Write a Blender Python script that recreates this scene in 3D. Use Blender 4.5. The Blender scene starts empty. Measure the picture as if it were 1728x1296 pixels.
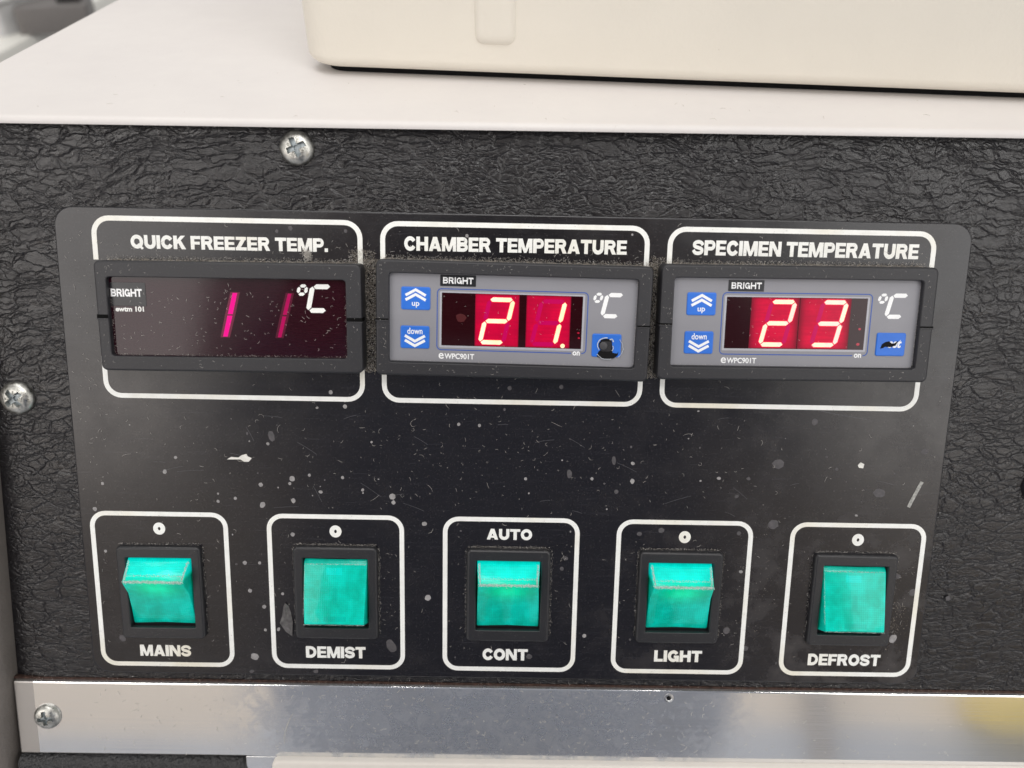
import bpy, bmesh, math, random
from mathutils import Matrix, Vector

# ---------------------------------------------------------------- frame of reference
mm = 0.001
TILT = math.radians(27.0)                       # the control panel leans back 27 degrees
OZ = 1.05                                       # height of the panel's middle above the floor
_U = Vector((1, 0, 0)); _V = Vector((0, math.sin(TILT), math.cos(TILT))); _N = Vector((0, -math.cos(TILT), math.sin(TILT)))
PANEL = Matrix(((_U.x, _V.x, _N.x, 0), (_U.y, _V.y, _N.y, 0), (_U.z, _V.z, _N.z, OZ), (0, 0, 0, 1)))  # local u, v, n

scene = bpy.context.scene
# ---------------------------------------------------------------- camera
cam_d = bpy.data.cameras.new('camera'); cam = bpy.data.objects.new('camera', cam_d); scene.collection.objects.link(cam)
Rm = [[0.99980727, -0.01906167, -0.00469772], [0.0178578, 0.98243722, -0.18573695], [0.00815567, 0.18561726, 0.98258828]]
def pdir(r):   # camera axis given in (u, v down, depth) -> world
    return (_U * r[0] - _V * r[1] - _N * r[2]).normalized()
cx, cy, cz = pdir(Rm[0]), -pdir(Rm[1]), -pdir(Rm[2])
cpos = PANEL @ Vector((-1.77 * mm, 40.28 * mm, 213.22 * mm))
cam.matrix_world = Matrix(((cx.x, cy.x, cz.x, cpos.x), (cx.y, cy.y, cz.y, cpos.y), (cx.z, cy.z, cz.z, cpos.z), (0, 0, 0, 1)))
cam_d.sensor_width = 36; cam_d.lens = 36 * 1300 / 1728
cam_d.clip_start = 0.005; cam_d.clip_end = 50
cam_d.dof.use_dof = True; cam_d.dof.focus_distance = 0.218; cam_d.dof.aperture_fstop = 11
scene.camera = cam
# ---------------------------------------------------------------- light
world = bpy.data.worlds.new('World'); scene.world = world; world.use_nodes = True
wb = world.node_tree.nodes['Background']; wb.inputs[0].default_value = (1.0, 0.975, 0.95, 1); wb.inputs[1].default_value = 0.55
def area(name, loc, target, size, size_y, power, col=(1, 1, 1)):
    d = bpy.data.lights.new(name, 'AREA'); d.shape = 'RECTANGLE'; d.size = size; d.size_y = size_y; d.energy = power; d.color = col
    o = bpy.data.objects.new(name, d); scene.collection.objects.link(o); o.location = loc
    o.rotation_euler = (Vector(target) - Vector(loc)).to_track_quat('-Z', 'Y').to_euler(); return o
area('overhead_fill', (-0.6, 1.1, 3.0), (0, 0, 1.05), 1.5, 0.4, 6, (1, 0.98, 0.95))  # added lamp beyond the cabinet, lights the person's front
area('overhead_fill', (0.35, -1.35, 3.15), (0, 0, 1.05), 1.6, 0.4, 15, (1, 0.98, 0.96))  # added lamp above and behind the camera, lifts the tilted panel
area('overhead_fill', (-0.3, -0.35, 3.1), (0, 0, 1.05), 1.6, 0.4, 10, (1, 0.98, 0.96))  # added lamp overhead, brightens the upper switch facets
area('overhead_fill', (0, -3.6, 3.9), (0, -5.05, 1.0), 9.0, 0.3, 230, (1, 0.97, 0.93))     # added lamp, brightens the far wall that the steel mirrors
area('front_fill', (-5.3, -5.0, 3.45), (-5.3, 0, 3.45), 6.2, 3.3, 150, (1, 0.945, 0.905))     # unseen fill lamps added behind the camera for reflections on the control panel
area('front_fill', (5.4, -5.0, 3.45), (5.4, 0, 3.45), 6.2, 3.3, 138, (1, 0.985, 0.97))  # second added fill, brightens the right side of the panel
scene.view_settings.view_transform = 'Standard'; scene.view_settings.look = 'None'
scene.view_settings.exposure = 0.0; scene.view_settings.gamma = 1.0
scene.cycles.max_bounces = 6

# ---------------------------------------------------------------- helpers
def s2l(c):
    return tuple(((x / 255) / 12.92 if x / 255 <= 0.04045 else ((x / 255 + 0.055) / 1.055) ** 2.4) for x in c)
class NT:
    def __init__(s, name, col=(.5, .5, .5), rough=.5, spec=.5, metal=0.0, coat=0.0):
        s.m = bpy.data.materials.new(name); s.m.use_nodes = True; s.t = s.m.node_tree; s.b = s.t.nodes['Principled BSDF']
        s.b.inputs['Base Color'].default_value = (*col, 1); s.b.inputs['Roughness'].default_value = rough
        s.b.inputs['Specular IOR Level'].default_value = spec; s.b.inputs['Metallic'].default_value = metal
        s.b.inputs['Coat Weight'].default_value = coat; s.b.inputs['Coat Roughness'].default_value = .06
        s.tc = s.t.nodes.new('ShaderNodeTexCoord')
    def n(s, typ, ins=None, **kw):
        nd = s.t.nodes.new(typ)
        for k, v in kw.items(): setattr(nd, k, v)
        for k, v in (ins or {}).items():
            if hasattr(v, 'is_output') or isinstance(v, bpy.types.NodeSocket): s.t.links.new(v, nd.inputs[k])
            else: nd.inputs[k].default_value = v
        return nd
    def mapv(s, scale=(1, 1, 1), rot=(0, 0, 0), loc=(0, 0, 0)):
        return s.n('ShaderNodeMapping', {'Vector': s.tc.outputs['Object'], 'Scale': scale, 'Rotation': rot, 'Location': loc}).outputs[0]
    def noise(s, scale, detail=3, rough=.5, vec=None, dist=0.0):
        return s.n('ShaderNodeTexNoise', {'Vector': vec or s.tc.outputs['Object'], 'Scale': scale, 'Detail': detail, 'Roughness': rough, 'Distortion': dist})
    def ramp(s, fac, stops, interp='LINEAR'):
        r = s.n('ShaderNodeValToRGB', {'Fac': fac}); r.color_ramp.interpolation = interp
        e = r.color_ramp.elements
        while len(e) < len(stops): e.new(0.5)
        for el, (p, c) in zip(e, stops):
            el.position = p; el.color = (c, c, c, 1) if isinstance(c, (int, float)) else (*c, 1)
        return r.outputs[0]
    def math(s, op, a, b=0.0, c=0.0, clamp=False):
        nd = s.n('ShaderNodeMath', {0: a, 1: b, 2: c}, operation=op); nd.use_clamp = clamp; return nd.outputs[0]
    def mix(s, fac, a, b):
        nd = s.n('ShaderNodeMix', data_type='RGBA')
        for i, v in ((0, fac), (6, a), (7, b)):
            if isinstance(v, bpy.types.NodeSocket): s.t.links.new(v, nd.inputs[i])
            else: nd.inputs[i].default_value = v if i == 0 else (*v[:3], 1)
        return nd.outputs[2]
    def set(s, name, v):
        if isinstance(v, bpy.types.NodeSocket): s.t.links.new(v, s.b.inputs[name])
        else: s.b.inputs[name].default_value = v
    def bump(s, h, strength=1.0, dist=mm, prev=None):
        d = {'Height': h, 'Strength': strength, 'Distance': dist}
        if prev: d['Normal'] = prev
        nd = s.n('ShaderNodeBump', d); s.t.links.new(nd.outputs[0], s.b.inputs['Normal']); return nd.outputs[0]
    def sep(s, vec=None):
        return s.n('ShaderNodeSeparateXYZ', {0: vec or s.tc.outputs['Object']}).outputs

col = scene.collection
WM = {}
def place(o, parent, world):
    WM[o.name] = world
    if parent is not None:
        o.parent = parent; o.matrix_basis = WM[parent.name].inverted() @ world
    else: o.matrix_basis = world
def bm_mesh(name, bm, mats, smooth=None):
    bmesh.ops.recalc_face_normals(bm, faces=bm.faces)
    me = bpy.data.meshes.new(name); bm.to_mesh(me); bm.free()
    for m in (mats if isinstance(mats, (list, tuple)) else [mats]): me.materials.append(m.m if isinstance(m, NT) else m)
    if smooth is not None:
        me.polygons.foreach_set('use_smooth', [True] * len(me.polygons))
        try: me.set_sharp_from_angle(angle=math.radians(smooth))
        except Exception: pass
    return me
def obj(name, bm, mats, parent=None, world=PANEL, smooth=30, label=None, kind=None):
    me = bm if isinstance(bm, bpy.types.Mesh) else bm_mesh(name, bm, mats, smooth)
    o = bpy.data.objects.new(name, me); col.objects.link(o); place(o, parent, world)
    if label: o['label'] = label
    if kind: o['kind'] = kind
    return o
def at(u, v, n=0.0, rot=0.0, base=PANEL):
    return base @ Matrix.Translation((u * mm, v * mm, n * mm)) @ Matrix.Rotation(math.radians(rot), 4, 'Z')
def rr_ring(bm, x0, x1, y0, y1, r, z, seg=5):
    """ring of verts of a rounded rectangle, mm"""
    r = max(min(r, (x1 - x0) / 2 - 1e-4, (y1 - y0) / 2 - 1e-4), 1e-4); vs = []
    for cx_, cy_, a0 in ((x1 - r, y1 - r, 0), (x0 + r, y1 - r, 90), (x0 + r, y0 + r, 180), (x1 - r, y0 + r, 270)):
        for k in range(seg + 1):
            a = math.radians(a0 + 90 * k / seg)
            vs.append(bm.verts.new(((cx_ + r * math.cos(a)) * mm, (cy_ + r * math.sin(a)) * mm, z * mm)))
    return vs
def bridge(bm, A, B, mi=0):
    n = len(A)
    for i in range(n):
        f = bm.faces.new((A[i], A[(i + 1) % n], B[(i + 1) % n], B[i])); f.material_index = mi
def loft(rings, cap0=False, cap1=True, bm=None, mi=0, seg=5):
    bm = bm or bmesh.new(); L = [rr_ring(bm, *r, seg=seg) for r in rings]
    for a, b in zip(L, L[1:]): bridge(bm, a, b, mi)
    if cap0: bm.faces.new(L[0][::-1]).material_index = mi
    if cap1: bm.faces.new(L[-1]).material_index = mi
    return bm
FL = .04      # thin flat border, keeps the smooth shading of an edge off the face
def plate(x0, x1, y0, y1, r, z0, z1, bev=.2, bm=None, mi=0, seg=5):
    h = bev * .3
    return loft([(x0, x1, y0, y1, r, z0), (x0, x1, y0, y1, r, z1 - bev), (x0 + h, x1 - h, y0 + h, y1 - h, r - h, z1 - h),
                 (x0 + bev, x1 - bev, y0 + bev, y1 - bev, r - bev, z1), (x0 + bev + FL, x1 - bev - FL, y0 + bev + FL, y1 - bev - FL, r - bev, z1)], cap0=True, bm=bm, mi=mi, seg=seg)
def frame(x0, x1, y0, y1, r, w, z0, z1, ri=.6, bev=.3, zin=None, bm=None, mi=0, seg=6):
    """picture frame: outer wall, rounded front, inner wall down to zin"""
    zin = z0 if zin is None else zin; w = w if isinstance(w, tuple) else (w, w, w, w)   # left right bottom top
    a, b, c, d = x0 + w[0], x1 - w[1], y0 + w[2], y1 - w[3]; h = bev * .3; q = min(bev, .25); hq = q * .3
    return loft([(x0, x1, y0, y1, r, z0), (x0, x1, y0, y1, r, z1 - bev), (x0 + h, x1 - h, y0 + h, y1 - h, r - h, z1 - h), (x0 + bev, x1 - bev, y0 + bev, y1 - bev, r - bev, z1),
                 (x0 + bev + FL, x1 - bev - FL, y0 + bev + FL, y1 - bev - FL, r - bev, z1), (a - q - FL, b + q + FL, c - q - FL, d + q + FL, ri + q + FL, z1), (a - q, b + q, c - q, d + q, ri + q, z1), (a - hq, b + hq, c - hq, d + hq, ri + hq, z1 - hq), (a, b, c, d, ri, z1 - q), (a, b, c, d, ri, zin)], cap0=False, cap1=False, bm=bm, mi=mi, seg=seg)
def poly_prism(pts, z0, z1, bm=None, mi=0):
    bm = bm or bmesh.new()
    A = [bm.verts.new((x * mm, y * mm, z0 * mm)) for x, y in pts]; B = [bm.verts.new((x * mm, y * mm, z1 * mm)) for x, y in pts]
    bridge(bm, A, B, mi); bm.faces.new(B).material_index = mi; bm.faces.new(A[::-1]).material_index = mi
    return bm
def stroke(path, w, z0, z1, closed=False, bm=None, mi=0):
    """flat band following a path (mm), with real thickness"""
    bm = bm or bmesh.new(); P = [Vector(path[0])] + [Vector(q) for p, q in zip(path, path[1:]) if math.dist(p, q) > 1e-4]; n = len(P); rings = []
    for i, p in enumerate(P):
        a = P[i - 1] if (i > 0 or closed) else None; b = P[(i + 1) % n] if (i < n - 1 or closed) else None
        t1 = (p - a).normalized() if a is not None else (b - p).normalized(); t2 = (b - p).normalized() if b is not None else t1
        t = (t1 + t2).normalized(); nn = Vector((-t.y, t.x)); k = 1 / max(.4, nn.dot(Vector((-t1.y, t1.x)))); q = nn * (w / 2 * k)
        rings.append([bm.verts.new(((p.x + s * q.x) * mm, (p.y + s * q.y) * mm, z * mm)) for s, z in ((1, z0), (1, z1), (-1, z1), (-1, z0))])
    m = n if closed else n - 1
    for i in range(m): bridge(bm, rings[i], rings[(i + 1) % n], mi)
    if not closed: bm.faces.new(rings[0]).material_index = mi; bm.faces.new(rings[-1][::-1]).material_index = mi
    return bm
def arc(cx_, cy_, r, a0, a1, n=7):
    return [(cx_ + r * math.cos(math.radians(a0 + (a1 - a0) * k / n)), cy_ + r * math.sin(math.radians(a0 + (a1 - a0) * k / n))) for k in range(n + 1)]
def add_bm(dst, src):
    me = bpy.data.meshes.new('tmp'); src.to_mesh(me); src.free(); dst.from_mesh(me); bpy.data.meshes.remove(me)
def text_bm(body, x0, x1, y0, y1, z0, z1, bold=.03, space=1.0, bm=None, mi=0, skew=0.0):
    cu = bpy.data.curves.new('t', 'FONT'); cu.body = body; cu.size = 1; cu.offset = bold; cu.space_character = space; cu.extrude = .5; cu.resolution_u = 4
    o = bpy.data.objects.new('t', cu); col.objects.link(o)
    dg = bpy.context.evaluated_depsgraph_get(); me = bpy.data.meshes.new_from_object(o.evaluated_get(dg))
    bpy.data.objects.remove(o); bpy.data.curves.remove(cu)
    X = [v.co.x for v in me.vertices]; Y = [v.co.y for v in me.vertices]; a, b, c, d = min(X), max(X), min(Y), max(Y)
    for v in me.vertices:
        fx = (v.co.x - a) / (b - a); fy = (v.co.y - c) / (d - c)
        v.co = ((x0 + fx * (x1 - x0) + skew * fy * (y1 - y0)) * mm, (y0 + fy * (y1 - y0)) * mm, (z1 if v.co.z > 0 else z0) * mm)
    for p in me.polygons: p.material_index = mi
    bm = bm or bmesh.new(); bm.from_mesh(me); bpy.data.meshes.remove(me)
    for f in bm.faces:
        pass
    return bm
def text_obj(body, x0, x1, y0, y1, z, mat, parent, world=PANEL, name='lettering', th=.06, **k):
    return obj(name, text_bm(body, x0, x1, y0, y1, z, z + th, **k), mat, parent, world, smooth=None)

def grain(bm, x, y, z, s, rnd, mi=None):
    vs = [bm.verts.new(((x + rnd.uniform(-s, s)) * mm, (y + rnd.uniform(-s, s)) * mm, (z + rnd.uniform(-.3, 1) * s) * mm)) for _ in range(4)]
    mi = rnd.choice((0, 1)) if mi is None else mi
    for f in ((0, 1, 2), (0, 3, 1), (1, 3, 2), (0, 2, 3)): bm.faces.new([vs[i] for i in f]).material_index = mi
def fibre(bm, x, y, z, L, w, rnd, mi=0, curve=None):
    a = rnd.uniform(0, 2 * math.pi); c = rnd.gauss(0, 1.6) if curve is None else curve; n = 4; prev = None
    for i in range(n + 1):
        r_ = w * (1 if 0 < i < n else .5); nx, ny = -math.sin(a), math.cos(a); lift = .12 * math.sin(i / n * math.pi) * L
        ring = [bm.verts.new(((x + nx * r_) * mm, (y + ny * r_) * mm, (z + lift) * mm)), bm.verts.new(((x - nx * r_) * mm, (y - ny * r_) * mm, (z + lift) * mm)), bm.verts.new((x * mm, y * mm, (z + lift + 1.5 * r_) * mm))]
        if prev: 
            for j in range(3): bm.faces.new((prev[j], prev[(j + 1) % 3], ring[(j + 1) % 3], ring[j])).material_index = mi
        prev = ring; x += math.cos(a) * L / n; y += math.sin(a) * L / n; a += c / n * 1.5

# heavy extended capitals, drawn stroke by stroke (each stroke a hair above the last so no faces coincide)
def earc(cx_, cy_, rx, ry, a0, a1, n=12):
    return [(cx_ + rx * math.cos(math.radians(a0 + (a1 - a0) * k / n)), cy_ + ry * math.sin(math.radians(a0 + (a1 - a0) * k / n))) for k in range(n + 1)]
def R4(x0, x1, y0, y1): return ('p', [(x0, y0), (x1, y0), (x1, y1), (x0, y1)])
def GL(ch, t=.29, h=.235):
    a, c = t / 2, h / 2
    if ch == 'A': return 1.04, [('p', [(0, 0), (.31, 0), (.62, .86), (.68, 1), (.36, 1)]), ('p', [(.73, 0), (1.04, 0), (.68, 1), (.5, 1), (.42, .86)]), R4(.24, .8, .17, .36)]
    if ch == 'B': return .93, [R4(0, t, 0, 1), ('s', [(.1, 1 - c), (.56, 1 - c)] + earc(.56, .705, .2, .178, 90, -90) + [(.1, .527)], h), ('s', [(.1, .49), (.57, .49)] + earc(.57, .303, .235, .186, 90, -90) + [(.1, c)], h)]
    if ch == 'C': return .96, [('s', earc(.5, .5, .355, .375, 28, 332, 22), .27)]
    if ch == 'D': return .97, [R4(0, t, 0, 1), ('s', [(.1, 1 - c), (.42, 1 - c)] + earc(.42, .5, .40, .5 - c, 90, -90, 14) + [(.1, c)], .25)]
    if ch == 'E': return .83, [R4(0, t, 0, 1), R4(.1, .83, 0, .22), R4(.1, .78, .395, .6), R4(.1, .82, .78, 1)]
    if ch == 'F': return .80, [R4(0, t, 0, 1), R4(.1, .74, .37, .58), R4(.1, .80, .77, 1)]
    if ch == 'G': return 1.0, [('s', earc(.5, .5, .355, .375, 32, 325, 22), .27), R4(.54, 1.0, .36, .55), R4(.77, 1.0, 0, .5)]
    if ch == 'H': return .98, [R4(0, t, 0, 1), R4(.98 - t, .98, 0, 1), R4(.1, .9, .39, .62)]
    if ch == 'I': return t, [R4(0, t, 0, 1)]
    if ch == 'K': return 1.0, [R4(0, t, 0, 1), ('p', [(.2, .25), (.34, .4), (.98, 1), (.62, 1), (.2, .58)]), ('p', [(.36, .52), (.66, 0), (1.02, 0), (.58, .70)])]
    if ch == 'L': return .78, [R4(0, t, 0, 1), R4(.1, .78, 0, .24)]
    if ch == 'M': return 1.18, [R4(0, .27, 0, 1), R4(.91, 1.18, 0, 1), ('p', [(.0, 1), (.36, 1), (.69, .0), (.49, .0)][::1]), ('p', [(1.18, 1), (.82, 1), (.49, 0), (.69, 0)])]
    if ch == 'N': return 1.0, [R4(0, .27, 0, 1), R4(.73, 1.0, 0, 1), ('p', [(0, 1), (.33, 1), (1.0, 0), (.67, 0)])]
    if ch == 'O': return 1.02, [('c', earc(.51, .5, .375, .375, 0, 345, 23), .27)]
    if ch == '0': return 1.0, [('c', earc(.5, .5, .305, .35, 0, 345, 23), .37)]
    if ch == 'P': return .90, [R4(0, t, 0, 1), ('s', [(.1, 1 - c), (.56, 1 - c)] + earc(.56, .665, .215, .218, 90, -90) + [(.1, .447)], h)]
    if ch == 'Q': return 1.04, [('c', earc(.51, .5, .375, .375, 0, 345, 23), .27), ('p', [(.52, .30), (.68, .38), (1.04, .03), (.88, -.09)])]
    if ch == 'R': return .98, [R4(0, t, 0, 1), ('s', [(.1, 1 - c), (.57, 1 - c)] + earc(.57, .69, .215, .192, 90, -90) + [(.1, .498)], h), ('p', [(.42, .46), (.72, .50), (.98, 0), (.65, 0)])]
    if ch == 'S': return .92, [('s', [(.845, .665)] + earc(.47, .70, .335, .185, 12, 180, 9) + earc(.46, .685, .325, .17, 200, 262, 4) + earc(.46, .315, .335, .17, 78, 20, 4)[0:] + earc(.455, .30, .335, .185, 0, -168, 9) + [(.075, .335)], .235)]
    if ch == 'T': return .92, [R4(0, .92, .76, 1), R4(.46 - t / 2, .46 + t / 2, 0, .9)]
    if ch == 'U': return .96, [('s', [(a, 1), (a, .42)] + earc(.48, .42, .48 - a, .42 - .12, 180, 360, 12) + [(.96 - a, .42), (.96 - a, 1)], .275)]
    if ch == 'Z': return .90, [R4(.03, .87, .77, 1), R4(0, .9, 0, .23), ('p', [(0, .1), (.34, .1), (.87, .9), (.52, .9)])]
    if ch == '.': return .27, [R4(0, .27, 0, .27)]
    return .3, []
def caps_bm(text, x0, x1, y0, y1, z0, z1, gap=.06, weight=1.04):
    lay = []; x = 0
    for ch in text:
        w, sh = GL(ch, .29 * weight); 
        lay.append((x, sh)); x += w + gap
    W_ = x - gap; sx, sy = (x1 - x0) / W_, (y1 - y0); bm = bmesh.new()
    for gx, sh in lay:
        for k, q in enumerate(sh):
            f = bmesh.new(); zt = z1 + k * .004
            if q[0] == 'p': poly_prism([((gx + a), b) for a, b in q[1]], 0, 1, f)
            else: stroke([((gx + a), b) for a, b in q[1]], q[2] * (weight if q[0] == 's' else weight), 0, 1, closed=q[0] == 'c', bm=f)
            for v in f.verts: v.co = ((x0 + v.co.x / mm * sx) * mm, (y0 + v.co.y / mm * sy) * mm, (zt if v.co.z > .5 * mm else z0) * mm)
            add_bm(bm, f)
    return bm
def caps_obj(body, x0, x1, y0, y1, z, mat, parent, world=PANEL, th=.06, **k):
    return obj('lettering', caps_bm(body, x0, x1, y0, y1, z, z + th, **k), mat, parent, world, smooth=None)

# ---------------------------------------------------------------- materials
def m_leather():
    m = NT('black_leatherette', (.028, .026, .028), .42, .6)
    co = m.tc.outputs['Object']; x, y, z = m.sep()
    big = m.noise(28, 2, .5).outputs['Color']
    warp = m.n('ShaderNodeVectorMath', {0: big, 1: (.5, .5, .5)}, operation='SUBTRACT').outputs[0]
    warp = m.n('ShaderNodeVectorMath', {0: warp, 3: .012}, operation='SCALE').outputs[0]
    fine = m.noise(330, 3, .6).outputs['Color']
    fw = m.n('ShaderNodeVectorMath', {0: fine, 1: (.5, .5, .5)}, operation='SUBTRACT').outputs[0]
    fw = m.n('ShaderNodeVectorMath', {0: fw, 3: .0026}, operation='SCALE').outputs[0]
    p = m.n('ShaderNodeVectorMath', {0: co, 1: warp}, operation='ADD').outputs[0]
    p = m.n('ShaderNodeVectorMath', {0: p, 1: fw}, operation='ADD').outputs[0]
    def layer(scale, rot, stretch, lo):
        q = m.n('ShaderNodeMapping', {'Vector': p, 'Scale': (scale * stretch, scale, scale * .5), 'Rotation': (0, 0, rot)}).outputs[0]
        v = m.n('ShaderNodeTexVoronoi', {'Vector': q, 'Scale': 1.0, 'Randomness': 1.0}, feature='DISTANCE_TO_EDGE', voronoi_dimensions='2D').outputs['Distance']
        return m.ramp(v, [(0.0, 0.0), (lo * .45, .55), (lo, 1.0)])
    def ridge(scale, rot, stretch, k, seed):
        q = m.n('ShaderNodeMapping', {'Vector': p, 'Scale': (scale * stretch, scale, scale), 'Rotation': (0, 0, math.radians(rot)), 'Location': (seed, seed * 2, 0)}).outputs[0]
        v = m.n('ShaderNodeTexNoise', {'Vector': q, 'Scale': 1.0, 'Detail': 2.0, 'Roughness': .45, 'Distortion': .3}, noise_dimensions='2D').outputs[0]
        a = m.math('ABSOLUTE', m.math('SUBTRACT', v, .5))
        return m.ramp(a, [(0.0, 0.0), (k * .5, .45), (k, .85), (k * 2.2, 1.0)])
    r1 = ridge(180, -14, .36, .024, 3.1)
    l1 = layer(295, math.radians(-16), .37, .085); l2 = layer(520, math.radians(10), .44, .12); l3 = layer(950, math.radians(-30), .6, .18)
    m1 = m.ramp(m.noise(55, 2).outputs[0], [(.40, 0.0), (.60, 1.0)]); m2 = m.ramp(m.noise(80, 2, vec=m.mapv(loc=(.3, .1, 0))).outputs[0], [(.42, 0.0), (.62, 1.0)])
    l2m = m.math('MAXIMUM', l2, m.math('MULTIPLY', m1, .7)); l3m = m.math('MAXIMUM', l3, m.math('MULTIPLY', m2, .9))
    h = m.math('MULTIPLY', m.math('MULTIPLY', r1, l1), m.math('MULTIPLY_ADD', l2m, .55, .45))
    h = m.math('MULTIPLY', h, m.math('MULTIPLY_ADD', l3m, .3, .7))
    pil = m.noise(330, 2, .5, vec=m.n('ShaderNodeMapping', {'Vector': p, 'Scale': (.6, 1, 1)}).outputs[0]).outputs[0]
    h = m.math('ADD', h, m.math('MULTIPLY', pil, .16))
    b = m.bump(h, 1.0, .185 * mm)
    m.bump(m.noise(5000, 2).outputs[0], .2, .02 * mm, b)
    wear = m.ramp(m.noise(900, 3, .7).outputs[0], [(.5, 0), (.75, 1)])
    m.set('Base Color', m.mix(m.math('MULTIPLY', wear, .15), (.022, .020, .023), (.08, .075, .07)))
    m.set('Roughness', m.ramp(m.noise(120, 3).outputs[0], [(.3, .22), (.7, .30)])); m.set('Specular IOR Level', 1.0)
    return m
M = {}
M['leather'] = m_leather()
def m_label():
    m = NT('satin_black_label', (.014, .013, .015), .3, .60)
    x, y, z = m.sep()
    streak = m.noise(1, 4, .6, vec=m.mapv((60, 1500, 1))).outputs[0]
    blot = m.noise(75, 5, .7).outputs[0]; fine = m.noise(2600, 2).outputs[0]
    rgt = m.n('ShaderNodeMapRange', {'Value': x, 'From Min': .02, 'From Max': .1, 'To Min': .15, 'To Max': 1.0}).outputs[0]
    low = m.n('ShaderNodeMapRange', {'Value': y, 'From Min': -.03, 'From Max': -.06, 'To Min': .25, 'To Max': 1.0}).outputs[0]
    dirt = m.math('MULTIPLY', m.math('MULTIPLY', m.ramp(blot, [(.48, 0), (.68, 1)]), rgt), low)
    dust = m.ramp(m.noise(1900, 2, .6).outputs[0], [(.62, 0), (.74, 1)])
    c = m.mix(m.math('MULTIPLY', dirt, .11), (.0075, .0068, .0095), (.32, .28, .26))
    c = m.mix(m.math('MULTIPLY', dust, .10), c, (.4, .36, .34))
    c = m.mix(m.math('MULTIPLY', m.ramp(streak, [(.55, 0), (.8, 1)]), .05), c, (.3, .3, .36))
    m.set('Base Color', c)
    m.set('Roughness', m.math('MULTIPLY_ADD', dirt, .2, m.ramp(blot, [(.3, .19), (.7, .27)])))
    m.bump(fine, .25, .02 * mm)
    return m
M['label'] = m_label()
def simple(name, c, rough=.5, spec=.5, metal=0., coat=0., bscale=0, bd=0.0, var=0.0, vscale=200):
    m = NT(name, c, rough, spec, metal, coat)
    if var: m.set('Base Color', m.mix(m.ramp(m.noise(vscale, 3, .6).outputs[0], [(.3, 0), (.7, 1)]), tuple(x * (1 - var) for x in c), tuple(min(1, x * (1 + var)) for x in c)))
    if bscale: m.bump(m.noise(bscale, 3, .6).outputs[0], 1.0, bd * mm)
    return m
def m_print():
    m = NT('cream_white_print', (.9, .9, .84), .5, .4)
    n1 = m.noise(1500, 3, .7).outputs[0]; n2 = m.noise(28, 3, .6).outputs[0]; n3 = m.noise(400, 2).outputs[0]
    c = m.mix(m.ramp(n2, [(.5, 0), (.68, .8)]), (.92, .93, .90), (.84, .79, .64))
    c = m.mix(m.ramp(n3, [(.4, 0), (.8, .25)]), c, (.6, .6, .56))
    m.set('Base Color', m.mix(m.ramp(n1, [(.64, 0), (.72, .55)]), c, (.2, .19, .18))); return m
M['print'] = m_print()
M['print_cold'] = simple('white_print', (.92, .93, .94), .45, .4, var=.04)
def m_blackplastic(name, c=(.022, .022, .025), r=.42, dusty=.2):
    m = NT(name, c, r, .55)
    b = m.bump(m.noise(2600, 3, .7).outputs[0], .8, .05 * mm)
    d = m.ramp(m.noise(3000, 2, .7).outputs[0], [(.63, 0), (.72, 1)])
    d2 = m.ramp(m.noise(150, 4, .7).outputs[0], [(.4, .2), (.8, 1)])
    m.set('Base Color', m.mix(m.math('MULTIPLY', m.math('MULTIPLY', d, d2), dusty), c, (.45, .42, .4)))
    return m
M['bezel'] = m_blackplastic('textured_black_bezel_plastic', (.019, .019, .023), .45, .5)
M['switch_bezel'] = m_blackplastic('black_switch_plastic', (.018, .018, .021), .36, .45)
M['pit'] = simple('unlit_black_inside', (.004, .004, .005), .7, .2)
M['seam'] = simple('shadow_gap_black', (.004, .004, .004), .8, .1)
M['faceplate'] = simple('grey_membrane', s2l((140, 140, 146)), .42, .45, bscale=3500, bd=.008, var=.03, vscale=60)
M['blue'] = simple('blue_membrane_button', s2l((40, 112, 215)), .38, .5, bscale=300, bd=.05, var=.06, vscale=150)
M['blue_line'] = simple('blue_printed_line', s2l((55, 90, 170)), .45, .4, var=.05)
M['black_sticker'] = simple('black_embossing_tape', (.012, .013, .017), .3, .6, var=.2)
def glow(name, c, e, strength, rough=.25, coat=.6):
    m = NT(name, c, rough, .5, coat=coat); m.b.inputs['Emission Color'].default_value = (*e, 1); m.b.inputs['Emission Strength'].default_value = strength
    return m
def m_window(name, c, spec=.6):
    m = NT(name, c, .1, spec, coat=.0)
    st = m.noise(1, 3, .7, vec=m.mapv((300, 5000, 1))).outputs[0]
    m.set('Base Color', m.mix(m.ramp(st, [(.5, 0), (.9, .5)]), c, tuple(x * 1.8 + .01 for x in c)))
    m.bump(m.noise(120, 2).outputs[0], .2, .05 * mm)
    return m
M['window_dark'] = m_window('smoked_red_window', (.022, .003, .008), .42)
M['window_black'] = m_window('dark_red_window', (.022, .003, .005), .35)
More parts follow.
